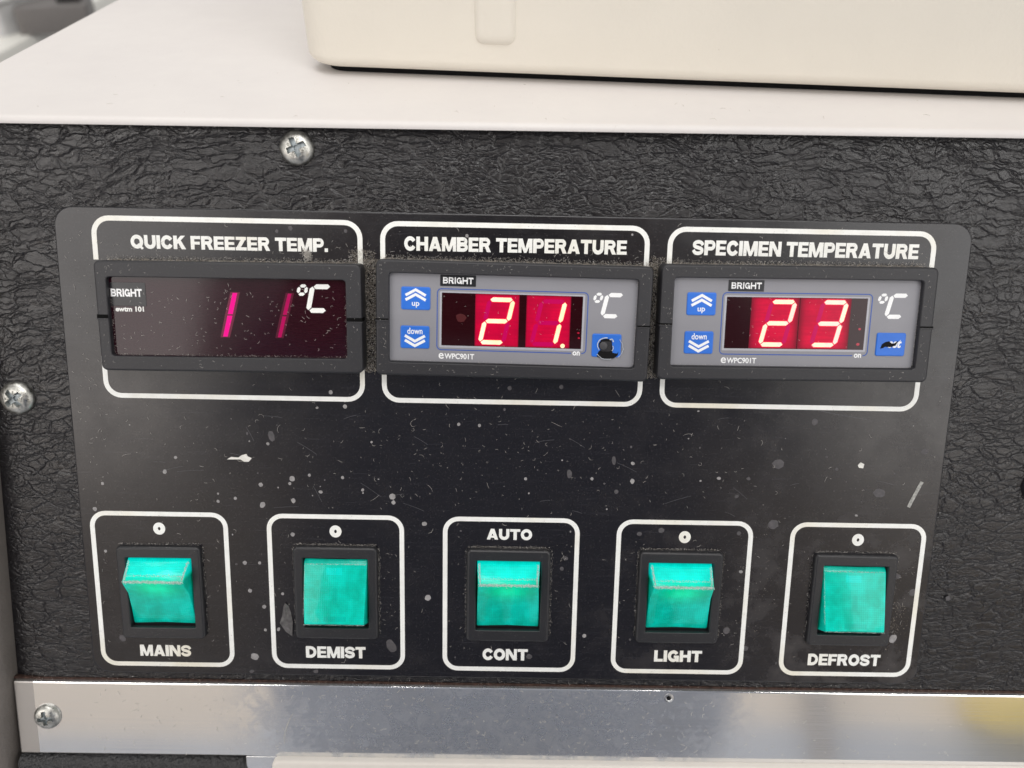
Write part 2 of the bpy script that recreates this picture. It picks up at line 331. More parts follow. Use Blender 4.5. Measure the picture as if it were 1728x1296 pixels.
def m_block(seed):
    m = glow('lit_red_digit_block', (.08, .0, .01), s2l((222, 2, 52)), .95, .3, .05); m.b.inputs['Specular IOR Level'].default_value = .2
    n = m.noise(160, 3, .6, vec=m.mapv(loc=(seed, seed, 0))).outputs[0]
    g = m.n('ShaderNodeSeparateXYZ', {0: m.tc.outputs['Generated']}).outputs
    fx = m.math('MULTIPLY', m.math('MULTIPLY', g[0], m.math('SUBTRACT', 1.0, g[0])), 4.0, clamp=True); fy = m.math('MULTIPLY', m.math('MULTIPLY', g[1], m.math('SUBTRACT', 1.0, g[1])), 4.0, clamp=True)
    ff = m.math('MULTIPLY', m.ramp(fx, [(0, .0), (.12 + seed * .4, .8), (.7, 1)]), m.ramp(fy, [(0, .25), (.14, .85), (.6, 1)]))
    bars = m.noise(1, 2, .5, vec=m.mapv((80, 1400, 1))).outputs[0]
    cc = m.mix(m.ramp(n, [(.3, 0), (.7, 1)]), s2l((186, 0, 50)), s2l((226, 0, 58)))
    cc = m.mix(m.ramp(bars, [(.4, 0), (.75, .35)]), cc, s2l((160, 0, 40)))
    m.set('Emission Color', m.mix(ff, s2l((96, 2, 22)), cc)); return m
M['block'] = m_block(0); M['block_soft'] = m_block(.8)
M['block_edge'] = glow('dim_red_digit_block', (.2, 0, .01), s2l((150, 0, 40)), .8, .3, .3)
M['seg_off'] = glow('unlit_segment', (.08, 0, .03), s2l((198, 0, 80)), .9, .3, .05); M['seg_off'].b.inputs['Specular IOR Level'].default_value = .2
M['seg_on'] = glow('lit_segment_cream', (.5, .3, .2), s2l((255, 226, 165)), 1.0, .3, .3)
M['seg_on_pink'] = glow('lit_segment_pink_cream', (.5, .3, .2), s2l((255, 192, 178)), 1.0, .3, .3)
def two_tone(m, a, b, sc):
    m.set('Emission Color', m.mix(m.ramp(m.noise(sc, 2).outputs[0], [(.42, 0), (.6, 1)]), a, b))
two_tone(M['seg_on'], s2l((255, 222, 168)), s2l((255, 240, 205)), 200)
two_tone(M['seg_on_pink'], s2l((255, 196, 192)), s2l((255, 230, 190)), 240)
M['seg_halo'] = glow('segment_rim_glow', (.4, 0, .02), s2l((240, 34, 66)), 1.0, .3, .05)
M['magenta'] = glow('lit_segment_magenta', (.05, 0, .02), s2l((246, 0, 142)), 1.0, .3, 0); M['magenta'].b.inputs['Specular IOR Level'].default_value = .15
M['magenta_dim'] = glow('dim_segment_magenta', (.05, 0, .02), s2l((172, 0, 78)), 1.0, .3, 0); M['magenta_dim'].b.inputs['Specular IOR Level'].default_value = .15
M['halo'] = glow('red_glow_round_segment', (.03, 0, .01), s2l((92, 0, 38)), 1, .2, 0); M['halo_dim'] = glow('dim_red_glow_round_segment', (.03, 0, .01), s2l((70, 0, 26)), 1, .2, 0)
M['red_spot'] = glow('faint_red_lamp', (.03, 0, .0), s2l((62, 2, 10)), .8, .4, .3)

def m_rocker(name, lit):
    c = (.0, .60, .42)
    m = NT(name, c, .2, .16, coat=.28); m.b.inputs['Coat Roughness'].default_value = .06
    x, y, z = m.sep()
    gx = m.math('SINE', m.math('MULTIPLY', x, 2 * math.pi / (.62 * mm))); gy = m.math('SINE', m.math('MULTIPLY', y, 2 * math.pi / (.62 * mm)))
    g = m.math('ADD', gx, gy)
    m.bump(m.math('ADD', m.math('MULTIPLY', g, .25), m.math('MULTIPLY', m.noise(300, 2).outputs[0], 1.0)), .6, .05 * mm)
    n = m.noise(190, 3, .6).outputs[0]
    base = m.mix(m.ramp(n, [(.35, 0), (.65, 1)]), (0, .50, .37), (0, .76, .62))
    base = m.mix(m.math('MULTIPLY_ADD', g, .06, .12), base, (0, .30, .22))
    def patch(cx_, cy_, wx, wy):
        a = m.math('LESS_THAN', m.math('ABSOLUTE', m.math('SUBTRACT', x, cx_ * mm)), wx * mm); b_ = m.math('LESS_THAN', m.math('ABSOLUTE', m.math('SUBTRACT', y, cy_ * mm)), wy * mm)
        return m.math('MULTIPLY', a, b_)
    if not lit:       # moulded recess marks that show through the lens
        base = m.mix(m.math('MULTIPLY', patch(-.3, 6.9, 2.3, 1.0), .5), base, (0, .86, .80))
        base = m.mix(m.math('MULTIPLY', patch(.2, -6.4, 3.3, .75), .35), base, (0, .34, .27))
        base = m.mix(m.math('MULTIPLY', patch(0, 0, .7, 2.2), .3), base, (0, .40, .32))
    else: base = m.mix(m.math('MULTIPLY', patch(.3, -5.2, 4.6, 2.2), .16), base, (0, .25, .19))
    
    m.set('Base Color', base)
    m.b.inputs['Subsurface Weight'].default_value = .12; m.b.inputs['Subsurface Radius'].default_value = (.0002, .003, .0025); m.b.inputs['Subsurface Scale'].default_value = 1.0
    m.b.inputs['Emission Color'].default_value = (0, 1, .25, 1)
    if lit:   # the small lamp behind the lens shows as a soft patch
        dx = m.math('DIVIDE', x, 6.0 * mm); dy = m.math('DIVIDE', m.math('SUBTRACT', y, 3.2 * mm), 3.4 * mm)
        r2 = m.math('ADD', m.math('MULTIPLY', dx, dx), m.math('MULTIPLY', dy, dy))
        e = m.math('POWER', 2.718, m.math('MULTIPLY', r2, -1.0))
        fac = m.n('ShaderNodeMapRange', {'Value': y, 'From Min': 5.6 * mm, 'From Max': 7.2 * mm, 'To Min': 0.0, 'To Max': 1.0}).outputs[0]  # brightness of the upward facet painted in as extra emission
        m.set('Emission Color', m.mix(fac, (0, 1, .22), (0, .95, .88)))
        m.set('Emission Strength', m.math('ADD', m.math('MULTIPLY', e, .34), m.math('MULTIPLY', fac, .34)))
    else: m.b.inputs['Emission Strength'].default_value = .02
    return m
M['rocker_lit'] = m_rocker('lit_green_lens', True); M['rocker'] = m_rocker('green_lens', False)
M['worn_edge'] = simple('worn_grey_dust_edge', (.62, .74, .70), .6, .3, var=.3, vscale=2500)

def m_steel():
    m = NT('stained_stainless_steel', (.56, .56, .57), .2, .5, metal=.86)
    x, y, z = m.sep()
    br = m.noise(1, 4, .7, vec=m.mapv((12, 2600, 1))).outputs[0]
    st = m.noise(210, 5, .72, dist=.5).outputs[0]; mid = m.ramp(m.math('ABSOLUTE', m.math('SUBTRACT', x, -.005)), [(.05, 1), (.085, 0)])
    stain = m.math('MULTIPLY', m.ramp(st, [(.44, 0), (.6, 1)]), mid)
    sc = m.noise(1, 2, .5, vec=m.mapv((700, 90, 1), (0, 0, .5))).outputs[0]
    c = m.mix(m.math('MULTIPLY', stain, .45), (.80, .80, .80), (.36, .41, .50))
    patch = m.math('LESS_THAN', x, -.1424)
    c = m.mix(m.math('MULTIPLY', patch, .8), c, (.33, .31, .29))
    m.set('Base Color', c)
    r = m.math('ADD', m.ramp(br, [(.3, .05), (.7, .13)]), m.math('MULTIPLY', stain, .2))
    r = m.math('ADD', r, m.math('MULTIPLY', patch, .35))
    m.set('Roughness', r)
    m.bump(m.math('ADD', br, m.math('MULTIPLY', sc, .4)), .15, .005 * mm)
    return m
M['steel'] = m_steel()
M['steel_edge'] = simple('bare_steel_edge', (.7, .7, .7), .3, .5, 1.0, var=.1)
def m_cover():
    m = NT('pale_grey_painted_steel', (.71, .68, .66), .46, .4)
    a = m.noise(22, 5, .65).outputs[0]; b_ = m.noise(260, 3, .7).outputs[0]
    c = m.mix(m.ramp(a, [(.35, 0), (.7, 1)]), (.73, .70, .68), (.685, .655, .64))
    c = m.mix(m.ramp(b_, [(.70, 0), (.78, .35)]), c, (.45, .42, .38))
    m.set('Base Color', c); m.set('Roughness', m.ramp(a, [(.3, .38), (.7, .55)]))
    m.bump(m.noise(1100, 3, .6).outputs[0], 1.0, .035 * mm); return m
M['cover'] = m_cover()
M['taupe'] = simple('taupe_textured_paint', (.17, .152, .138), .5, .45, bscale=900, bd=.18, var=.1, vscale=60)
M['cream'] = simple('cream_grained_plastic', (.76, .72, .64), .5, .4, bscale=700, bd=.10, var=.02, vscale=30)
M['beige'] = simple('beige_painted_lid', (.84, .79, .73), .42, .45, bscale=1500, bd=.02, var=.02)
M['crinkle'] = simple('black_crinkle_plastic', (.03, .03, .032), .3, .7, bscale=900, bd=1.3, var=.3, vscale=900)
def m_screw():
    m = NT('zinc_plated_screw', (.62, .61, .57), .3, .5, metal=1.0)
    n = m.noise(700, 4, .7).outputs[0]
    m.set('Base Color', m.mix(m.ramp(n, [(.4, 0), (.7, 1)]), (.42, .42, .39), (.72, .71, .67)))
    m.set('Roughness', m.ramp(n, [(.3, .22), (.7, .5)])); m.bump(m.noise(1500, 3, .7).outputs[0], .6, .06 * mm); return m
M['screw'] = m_screw(); M['recess'] = simple('dark_recess_metal', (.36, .40, .42), .45, .4, .6, var=.4, vscale=1200)  # faces inside the cross get a darker bluish metal
M['dust'] = simple('pale_lint', (.64, .61, .57), .9, .1, var=.3, vscale=500)
M['grime'] = simple('brown_grey_dust', (.36, .32, .27), .95, .1, var=.5, vscale=1500)
M['spot'] = simple('dried_droplet', (.30, .29, .29), .6, .3, var=.25, vscale=900)
M['spot_faint'] = simple('faint_dried_droplet', (.085, .08, .085), .5, .4, var=.25, vscale=900)
M['flake_white'] = simple('white_paint_scrape', (.78, .77, .72), .6, .3, var=.1, vscale=900)
M['rust'] = simple('rusty_gap', (.05, .028, .022), .8, .2, var=.6, vscale=700)

# ================================================================ the machine
machine = bpy.data.objects.new('cryostat', None); col.objects.link(machine)
machine['label'] = 'laboratory cryostat with a black grained control panel, three red temperature displays and five green switches'
machine['category'] = 'laboratory machine'
place(machine, None, Matrix.Translation((0, .25, 0))); machine.empty_display_size = .1

# cabinet body (world coordinates, mm above the floor): side profile extruded
def box_w(bm, x0, x1, y0, y1, z0, z1, mi=0):
    vs = [bm.verts.new((x * mm, y * mm, z * mm)) for x, y, z in [(x0, y0, z0), (x1, y0, z0), (x1, y1, z0), (x0, y1, z0), (x0, y0, z1), (x1, y0, z1), (x1, y1, z1), (x0, y1, z1)]]
    for f in ((0, 3, 2, 1), (4, 5, 6, 7), (0, 1, 5, 4), (1, 2, 6, 5), (2, 3, 7, 6), (3, 0, 4, 7)): bm.faces.new([vs[i] for i in f]).material_index = mi
    return bm
I4 = Matrix.Identity(4)
def PP(u, v, n):
    p = PANEL @ Vector((u * mm, v * mm, n * mm)); return (p.x, p.y, p.z)
def rod_x(bm, prof, x0, x1, mi=0):
    """extrude a (y, z) world profile (metres) along x (mm)"""
    A = [bm.verts.new((x0 * mm, y, z)) for y, z in prof]; B = [bm.verts.new((x1 * mm, y, z)) for y, z in prof]
    bridge(bm, A, B, mi); bm.faces.new(A[::-1]).material_index = mi; bm.faces.new(B).material_index = mi; return bm
def pyz(v, n): p = PP(0, v, n); return (p[1], p[2])
prof = [pyz(69, -3), pyz(-150, -3), (pyz(-150, -3)[0], .05), (.52, .05), (.52, pyz(69, -3)[1])]
obj('cabinet_body', rod_x(bmesh.new(), prof, -158, 420), M['taupe'], machine, I4, smooth=None)

# pale top cover with a rounded front lip; top plane at z = OZ + 63.9 mm
ZT = OZ + .0639
r = .0016
lp = [(.52, ZT)]
lipf = .0275
ang = [90, 100, 112, 125, 140, 155, 170, 185]
pts_ = [(lipf + r + r * math.cos(math.radians(a)), ZT - r + r * math.sin(math.radians(a))) for a in ang]
# the cover rises 0.5 degree to nothing: it is level, the lip folds down and back under
prof = [(.52, ZT)] + pts_ + [(lipf + .0002, ZT - r - .0002), (lipf + .0012, ZT - r - .0005), (.035, ZT - r - .0005), (.52, ZT - .02)]
bm = bmesh.new(); rod_x(bm, prof, -159, 420)
ROLL = Matrix.Translation((0, 0, ZT)) @ Matrix.Rotation(math.radians(-.32), 4, 'Y') @ Matrix.Translation((0, 0, -ZT))      # the cover sits a touch out of true
obj('top_cover', bm, M['cover'], machine, ROLL, smooth=50)

sp = bmesh.new(); rs = random.Random(19)
for _ in range(160):
    gx, gy = rs.uniform(-155, 230), 30 + abs(rs.gauss(0, 40))
    grain(sp, gx, gy, (ZT / mm) + .02, rs.uniform(.05, .17), rs, mi=0)
for _ in range(26): fibre(sp, rs.uniform(-150, 200), 30 + abs(rs.gauss(0, 30)), (ZT / mm) + .03, rs.uniform(.6, 2.2), .035, rs, mi=0)
obj('specks', sp, [simple('cover_speck', (.42, .38, .33), .8, .2, var=.4, vscale=900), M['grime']], machine, ROLL, smooth=None, kind='stuff')

# black grained panel
bm = bmesh.new()
xs = [-152, -149, -146, -140, -100, 0, 100, 200, 420]; 
def curl(u): return -max(0, (-140 - u)) ** 2 * .02
rows = [-92.6, -60, -20, 20, 50, 70.2]
g = [[bm.verts.new((u * mm, v * mm, curl(u) * mm)) for u in xs] for v in rows]
for i in range(len(rows) - 1):
    for j in range(len(xs) - 1): bm.faces.new((g[i][j], g[i][j + 1], g[i + 1][j + 1], g[i + 1][j]))
bmesh.ops.solidify(bm, geom=bm.faces[:], thickness=1.2 * mm)
panel = obj('grained_panel', bm, M['leather'], machine, PANEL, smooth=60)

# left taupe side frame of the cabinet (slightly tapering, rounded inner edge)
bm = bmesh.new()
def ring_side(v, dx):
    e = -150.3 + dx
    return [bm.verts.new((x * mm, v * mm, n * mm)) for x, n in [(-176, -2), (-176, 6), (e - 5.5, 6.5), (e - 3, 6.1), (e - 1.2, 4.8), (e - .3, 2.8), (e, 0), (e, -2)]]
R0 = [ring_side(v, d) for v, d in [(-150, -1.2), (-118, .2), (-92, 1.6), (-60, 2.4), (-24, 3.4), (20, 3.4), (60, 3.4)]]
for a, b in zip(R0, R0[1:]): bridge(bm, a, b)
bm.faces.new(R0[0][::-1]); bm.faces.new(R0[-1])
obj('side_frame', bm, M['taupe'], machine, PANEL, smooth=40)

# ---------------------------------------------------------------- label plate
lab_bm = bmesh.new()
loft([(-124.3, 124.5, -90.6, 46.6, 5.2, 0), (-124.3, 124.5, -90.6, 46.6, 5.2, .38), (-124.15, 124.35, -90.45, 46.45, 5.1, .5), (-123.95, 124.15, -90.25, 46.25, 5.0, .54), (-123.85, 124.05, -90.15, 46.15, 4.9, .54)], cap0=True, bm=lab_bm, seg=8)
label = obj('label_plate', lab_bm, M['label'], machine, PANEL)
ZL = .56
LW = 1.34
def printed_u(x0, x1, yt, ys, r, up=True):
    """open U-shaped outline: corners at yt, legs running to ys"""
    h = LW / 2; a, b = x0 + h, x1 - h
    if up: t = yt - h; return [(a, ys)] + arc(a + r, t - r, r, 180, 90) + arc(b - r, t - r, r, 90, 0) + [(b, ys)]
    t = yt + h; return [(a, ys)] + arc(a + r, t + r, r, 180, 270) + arc(b - r, t + r, r, 270, 360) + [(b, ys)]
for x0, x1 in ((-114.4, -41.3), (-36.5, 36.7), (41.6, 114.9)):
    obj('printed_outline', stroke(printed_u(x0, x1, 44.3, 32.5, 4.2), LW, ZL - .04, ZL + .05), M['print'], label)
    obj('printed_outline', stroke(printed_u(x0, x1, -5.8, 6.0, 4.2, False), LW, ZL - .04, ZL + .05), M['print'], label)
SW = [-101.7, -50.55, .65, 51.35, 102.15]          # centres of the five switches
SWN = ['MAINS', 'DEMIST', 'CONT', 'LIGHT', 'DEFROST']
for i, c in enumerate(SW):
    x0, x1, yb, yt, r = c - 19.95, c + 19.95, -88.2, -39.35, 4.0
    h = LW / 2; a, b, p, q = x0 + h, x1 - h, yb + h, yt - h
    path = arc(b - r, q - r, r, 0, 90) + arc(a + r, q - r, r, 90, 180) + arc(a + r, p + r, r, 180, 270) + arc(b - r, p + r, r, 270, 360)
    obj('printed_outline', stroke(path, LW, ZL - .04, ZL + .05, closed=True), M['print'], label)
    if i == 2: caps_obj('AUTO', -6.5, 6.7, -46.2, -42.9, ZL - .02, M['print'], label, th=.07)
    else: caps_obj('0', c - 1.75, c + 1.75, -46.2, -42.8, ZL - .02, M['print'], label, th=.07)
for t, x0, x1, y0, y1 in (('QUICK FREEZER TEMP.', -104, -50.7, 35.7, 39.3), ('CHAMBER TEMPERATURE', -30, 30.5, 36.5, 40.3), ('SPECIMEN TEMPERATURE', 48.4, 110.2, 36.8, 40.8),
                          ('MAINS', -109.9, -94.7, -84.9, -81.3), ('DEMIST', -60.3, -42.4, -84.7, -81.0), ('CONT', -7.3, 6.3, -84.6, -80.9), ('LIGHT', 44.4, 58.8, -84.3, -80.6), ('DEFROST', 90.9, 112.8, -84.7, -81.0)):
    caps_obj(t, x0, x1, y0, y1, ZL - .02, M['print'], label, th=.07)

# ---------------------------------------------------------------- digits and glyphs
SK = .21
def seg_poly(cx_, cy_, L, w, vert):
    h = L / 2; k = w / 2
    if not vert: pts = [(-h, 0), (-h + k, k), (h - k, k), (h, 0), (h - k, -k), (-h + k, -k)]
    else: pts = [(0, -h), (-k, -h + k), (-k, h - k), (0, h), (k, h - k), (k, -h + k)]
    out = []
    for x, y in pts:
        X, Y = cx_ + x, cy_ + y; out.append((X + SK * Y, Y))
    return out
SEG = {'a': (0, 1, 0), 'g': (0, 0, 0), 'd': (0, -1, 0), 'b': (1, .5, 1), 'c': (1, -.5, 1), 'f': (-1, .5, 1), 'e': (-1, -.5, 1)}
DIG = {'2': 'abged', '1': 'bc', '3': 'abgcd', '8': 'abcdefg'}
def digit_bm(ch, W, H, w, z, dot=False):
    """seven segments; slots: 0 dark rim glow, 1 unlit, 2 lit"""
    bm = bmesh.new()
    for s, (sx, sy, vert) in SEG.items():
        L = (H / 2 if vert else W) - .35; on = s in DIG[ch]
        P = seg_poly(sx * W / 2, sy * H / 2, L, w, vert)
        if on: poly_prism(seg_poly(sx * W / 2, sy * H / 2, L + .3, w + .34, vert), z, z + .02, bm, 0)
        poly_prism(P, z, z + (.04 if on else .02), bm, 2 if on else 1)
    if dot: poly_prism([(W / 2 + .95 + .62 * math.cos(a * math.pi / 6), -H / 2 - .35 + .6 * math.sin(a * math.pi / 6)) for a in range(12)], z, z + .04, bm, 2)
    return bm
def degc_bm(x, y, z, mat_i=0, s=1.0, bm=None):
    """degree sign and C drawn as display segments; x, y = centre of the C's upright"""
    bm = bm or bmesh.new(); w = 1.15 * s; W = 4.3 * s; H = 5.7 * s
    def off(P, dx=x, dy=y): return [(px + dx, py + dy) for px, py in P]
    for s_, (sx, sy) in {'a': (0, 1), 'd': (0, -1)}.items(): poly_prism(off(seg_poly(.35 * s, sy * H / 2, W - .4, w, False), x + W / 2 - .3), z, z + .03, bm, mat_i)
    P = [(-w / 2, -H / 2 + .7), (-w / 2, H / 2 - .55), (0, H / 2), (w / 2, H / 2 - .6), (w / 2, -H / 2 + .75), (0, -H / 2 + .1)]
    poly_prism(off([(a + SK * b, b) for a, b in P]), z, z + .03, bm, mat_i)
    for sx, sy, v in ((0, 1, 0), (0, -1, 0), (1, 0, 1), (-1, 0, 1)):
        poly_prism(off(seg_poly(sx * .88 * s, sy * .98 * s, 1.55 * s, .78 * s, bool(v)), x - 1.85 * s, y + 2.0 * s), z, z + .03, bm, mat_i)
    return bm
def chevrons(up, cx_, cy_, z):
    bm = bmesh.new(); s = 1 if up else -1
    for k in (0, 1):
        y = cy_ + s * (k * 1.25)
        stroke([(cx_ - 2.7, y - s * 1.15), (cx_, y + s * .35), (cx_ + 2.7, y - s * 1.15)], .72, z, z + .03, bm=bm)
    return bm

def dust_line(bm, pts, n, spread, z, size, rnd, fib=.5, hz=.3):
    """grains and short fibres scattered along a polyline"""
    tot = []; L = 0
    for a, b in zip(pts, pts[1:]):
        l = math.dist(a, b); tot.append((L, l, a, b)); L += l
    for _ in range(n):
        t = rnd.random() * L
        for s0, l, a, b in tot:
            if t <= s0 + l: break
        k = (t - s0) / max(l, 1e-6); x = a[0] + (b[0] - a[0]) * k + rnd.uniform(-1, 1) * spread; y = a[1] + (b[1] - a[1]) * k + rnd.uniform(-1, 1) * spread
        zz = z + rnd.random() * hz
        if rnd.random() < fib: fibre(bm, x, y, zz, rnd.uniform(.4, 1.1) * size * 4, size * .16, rnd)
        else: grain(bm, x, y, zz, size * rnd.uniform(.4, 1.0), rnd)
# ---------------------------------------------------------------- temperature meters
def meter(cu, cv, rot, label_txt, kind, seed):
    W = at(cu, cv, 0, rot); rnd = random.Random(seed); w2, h2 = 36.9, 15.55
    if kind == 'Q': w2, h2 = 35.35, 14.75
    fw = (3.5, 3.7, 3.6, 3.5)
    if kind == 'Q': fw = (3.1, 4.2, 4.0, 4.3)
    bm = frame(-w2, w2, -h2, h2, 1.6, fw, .3, 7.0, ri=.9, bev=.55, zin=4.6)
    # a rounded step down all round, widened base flange
    b = obj('temperature_meter', bm, M['bezel'], machine, W, smooth=50, label=label_txt)
    a0, b0, c0, d0 = -w2 + fw[0], w2 - fw[1], -h2 + fw[2], h2 - fw[3]
    # seams between the two halves of the bezel
    for s in (-1, 1):
        x0, x1 = (-w2 - .03, -w2 + fw[0] - .1) if s < 0 else (w2 - fw[1] + .1, w2 + .03)
        o = obj('bezel_seam', plate(x0, x1, -.55, -.15 if kind != 'Q' else .45, .05, 3.0, 7.02, .01), M['seam'], b, W, smooth=None)
        obj('bezel_ridge', plate(x0 - (.1 if s < 0 else 0), x1 + (.1 if s > 0 else 0), -.95, -.57, .12, 3.0, 7.12, .08), M['bezel'], b, W)
    Z = 5.4
    if kind == 'Q':
        win = obj('display_window', plate(a0 - .2, b0 + .2, c0 - .2, d0 + .2, .9, 4, Z, .15), M['window_dark'], b, W)
        for dx, mt in ((0, 'magenta'), (14.65, 'magenta_dim')):
            bm = bmesh.new(); x = -76.35 - cu + dx; y = 18.6 - cv; e_ = .12 if dx == 0 else -.02
            for sy in (-1, 1):
                P = [(-.55 - e_, sy * .2), (-.5 - e_, sy * 5.9), (.5 + e_, sy * 5.9), (.55 + e_, sy * .2)]
                poly_prism([(x + px + .27 * py, y + py) for px, py in P][::sy], Z, Z + .03, bm)
            g2 = bmesh.new(); kk = 2.3 if dx == 0 else 2.0
            for sy in (-1, 1): poly_prism([(x + px * kk + .27 * py, y + py) for px, py in [(-.6, 0), (-.55, sy * 6.1), (.55, sy * 6.1), (.6, 0)]][::sy], Z - .02, Z + .012, g2)
            obj('digit_halo', g2, M['halo' if dx == 0 else 'halo_dim'], b, W, smooth=None)
            obj('digit', bm, M[mt], b, W, smooth=None, label='magenta number 1' + (', dimmer' if dx else ', brighter'))
        bm = degc_bm(-54.6 - cu, 23.3 - cv, Z, s=1.12); obj('degree_celsius_sign', bm, M['print'], b, W, smooth=None)
        obj('sticker', plate(a0 + .1, -98.6 - cu, 20.6 - cv, 26.9 - cv, .3, Z - .1, Z + .06, .04), M['black_sticker'], b, W)
        caps_obj('BRIGHT', -107.9 - cu, -99.6 - cu, 23.1 - cv, 25.2 - cv, Z + .07, M['print_cold'], b, W, th=.04, weight=.85)
        text_obj('ewtm 101', -107.0 - cu, -99.4 - cu, 19.1 - cv, 20.5 - cv, Z, M['print'], b, W, bold=.035)
        bm = bmesh.new()
        for _ in range(150): fibre(bm, rnd.uniform(a0 + 1, b0 - 1), rnd.uniform(c0 + .5, d0 - 1) * (1 if rnd.random() < .5 else .9) - (0 if rnd.random() < .6 else 2), Z + .03, rnd.uniform(.3, 1.1), .035, rnd)
        dust_line(bm, [(a0 + .4, d0 - 3), (a0 + .3, c0 + .3), (b0 - .3, c0 + .3), (b0 - .2, d0 - 4)], 420, .28, Z, .13, rnd)
        obj('dust', bm, [M['dust'], M['grime']], b, W, smooth=None, kind='stuff')
    else:
        X = -cu; Y = -cv; s = kind == 'S'
        # measured positions relative to each meter
        dx = 77.0 if s else 0.0; dy = .35 if s else 0.0
        def q(x, y): return (x + dx + X, y + dy + Y)
        fp = obj('faceplate', plate(a0 - .1, b0 + .1, c0 - .1, d0 + .1, .9, 4, Z, .12), M['faceplate'], b, W)
        # lower inner lip in the bezel plastic
        obj('bezel_lip', stroke([(a0 + .5, c0 + .12), (b0 - .5, c0 + .12)] + arc(b0 - .9, c0 + 1.02, .9, 270, 350, 4), .3, Z, 6.2), M['steel_edge'] if False else M['bezel'], b, W)
        for (x, y), txt in ((q(-26.4, 23.75), 'up'), (q(-26.55, 13.25), 'down')):
            obj('button', plate(x - 3.95, x + 3.95, y - 3.1, y + 3.1, .6, Z - .1, Z + .28, .26), M['blue'], b, W)
            if txt == 'up':
                obj('button_arrows', chevrons(True, x, y + .7, Z + .29), M['print_cold'], b, W, smooth=None)
                text_obj('up', x - 1.0, x + 1.0, y - 2.5, y - 1.0, Z + .28, M['print_cold'], b, W, bold=.012)
            else:
                obj('button_arrows', chevrons(False, x, y - .75, Z + .29), M['print_cold'], b, W, smooth=None)
                text_obj('down', x - 2.05, x + 2.05, y + .85, y + 2.55, Z + .28, M['print_cold'], b, W, bold=.012)
        # set button, broken open
        x, y = q(25.5, 12.4)
        if s: x, y = 102.8 + X, 13.7 + Y
        obj('button', plate(x - 4.0, x + 4.0, y - 3.2, y + 3.2, .6, Z - .1, Z + .28, .26), M['blue'], b, W, label='punctured blue button' if not s else 'worn blue button with a small tear')
        bm = bmesh.new()
        if not s:
            hole = [(-2.1, .6), (-1.5, 1.6), (-.3, 1.9), (.8, 1.8), (1.4, 1.2), (1.6, -.6), (1.7, -1.9), (3.0, -2.1), (3.3, -1.5), (3.2, -2.6), (2.2, -3.4), (.4, -3.8), (-1.2, -3.6), (-2.5, -3.0), (-2.2, -1.8), (-1.6, -1.2), (-2.1, -.4)]
            poly_prism([(x + a, y + c) for a, c in hole], Z + .2, Z + .3, bm); obj('hole', bm, M['pit'], b, W, smooth=None)
            obj('plunger', plate(x - 1.6, x + 1.3, y - 1.6, y + 1.1, .5, Z + .25, Z + .36, .05), M['switch_bezel'], b, W)
            bm = bmesh.new(); loft([(x - 1.95, x + .15, y - 1.1, y + 1.0, 1.04, Z + .3), (x - 1.95, x + .15, y - 1.1, y + 1.0, 1.04, Z + .75), (x - 1.8, x, y - .95, y + .85, .9, Z + .82)], bm=bm)
            obj('plunger', bm, simple_grey, b, W)
            bm = bmesh.new()
            for path, wd in ((arc(x + 1.4, y - .6, 3.1, -58, 48, 16), .11), (arc(x + .2, y - .4, 3.4, 215, 290, 12), .14), (arc(x - .4, y + .1, 2.1, 75, 215, 12), .22), (arc(x + 1.2, y + 1.3, .5, -20, 140, 5), .3), (arc(x + 1.0, y - .6, .95, -60, 40, 5), .18)):
                path = [(px + rnd.uniform(-.12, .12), py + rnd.uniform(-.12, .12)) for px, py in path]
                stroke(path, wd, Z + .28, Z + .5, bm=bm)
            obj('torn_film', bm, M['torn'], b, W, smooth=None)
        else:
            obj('raised_disc', plate(x - 3.4, x + 3.4, y - 3.7, y + 4.6, 3.35, Z - .05, Z + .05, .05, seg=8), M['faceplate'], b, W)
            text_obj('set', x - .8, x + 2.6, y - .9, y + 1.3, Z + .28, M['print_cold'], b, W, bold=.03, skew=.2)
            pts = [(-2.8, -1.1), (-2.4, .1), (-1.5, .7), (-.6, .9), (.2, .3), (1.0, .4), (1.9, 1.1), (1.4, -.1), (.4, -.6), (-.4, -.7), (-1.5, -.6), (-2.2, -1.0)]
            poly_prism([(x + a, y + c) for a, c in pts], Z + .2, Z + .36, bm); obj('hole', bm, M['pit'], b, W, smooth=None)
        # BRIGHT sticker
        (x, y) = q(-15.1, 28.75) if not s else (62.4 + X, 29.1 + Y)
        obj('sticker', plate(x - 4.8, x + 4.8, y - 1.5, y + 1.5, .15, Z - .1, Z + .12, .04), M['black_sticker'], b, W)
        caps_obj('BRIGHT', x - 4.0, x + 4.1, y - .85, y + .9, Z + .13, M['print_cold'], b, W, th=.04, weight=.72, gap=.12)
        # blue outline with the gap for the word 'on'
        x0, y0 = q(-20.6, 10.0); x1, y1 = q(19.95, 26.5); 
        if s: x0, y0, x1, y1 = 56.3 + X, 10.5 + Y, 96.7 + X, 27.2 + Y
        rr = 1.1
        path = [(x1 - 1.2, y0), (x1 - rr, y0)][:1] + arc(x1 - rr, y0 + rr, rr, 270, 360, 4) + arc(x1 - rr, y1 - rr, rr, 0, 90, 4) + arc(x0 + rr, y1 - rr, rr, 90, 180, 4) + arc(x0 + rr, y0 + rr, rr, 180, 270, 4) + [(x1 - 4.0, y0)]
        obj('blue_outline', stroke(path, .26, Z - .02, Z + .03), M['blue_line'], b, W, smooth=None)
        text_obj('on', x1 - 3.6, x1 - 1.6, y0 - .6, y0 + .55, Z, M['print_cold'], b, W, bold=.03)
        x, y = (x0 + .5, y0 - 2.5)
        text_obj('e', x, x + 1.4, y, y + 1.6, Z, M['print_cold'], b, W, bold=.012)
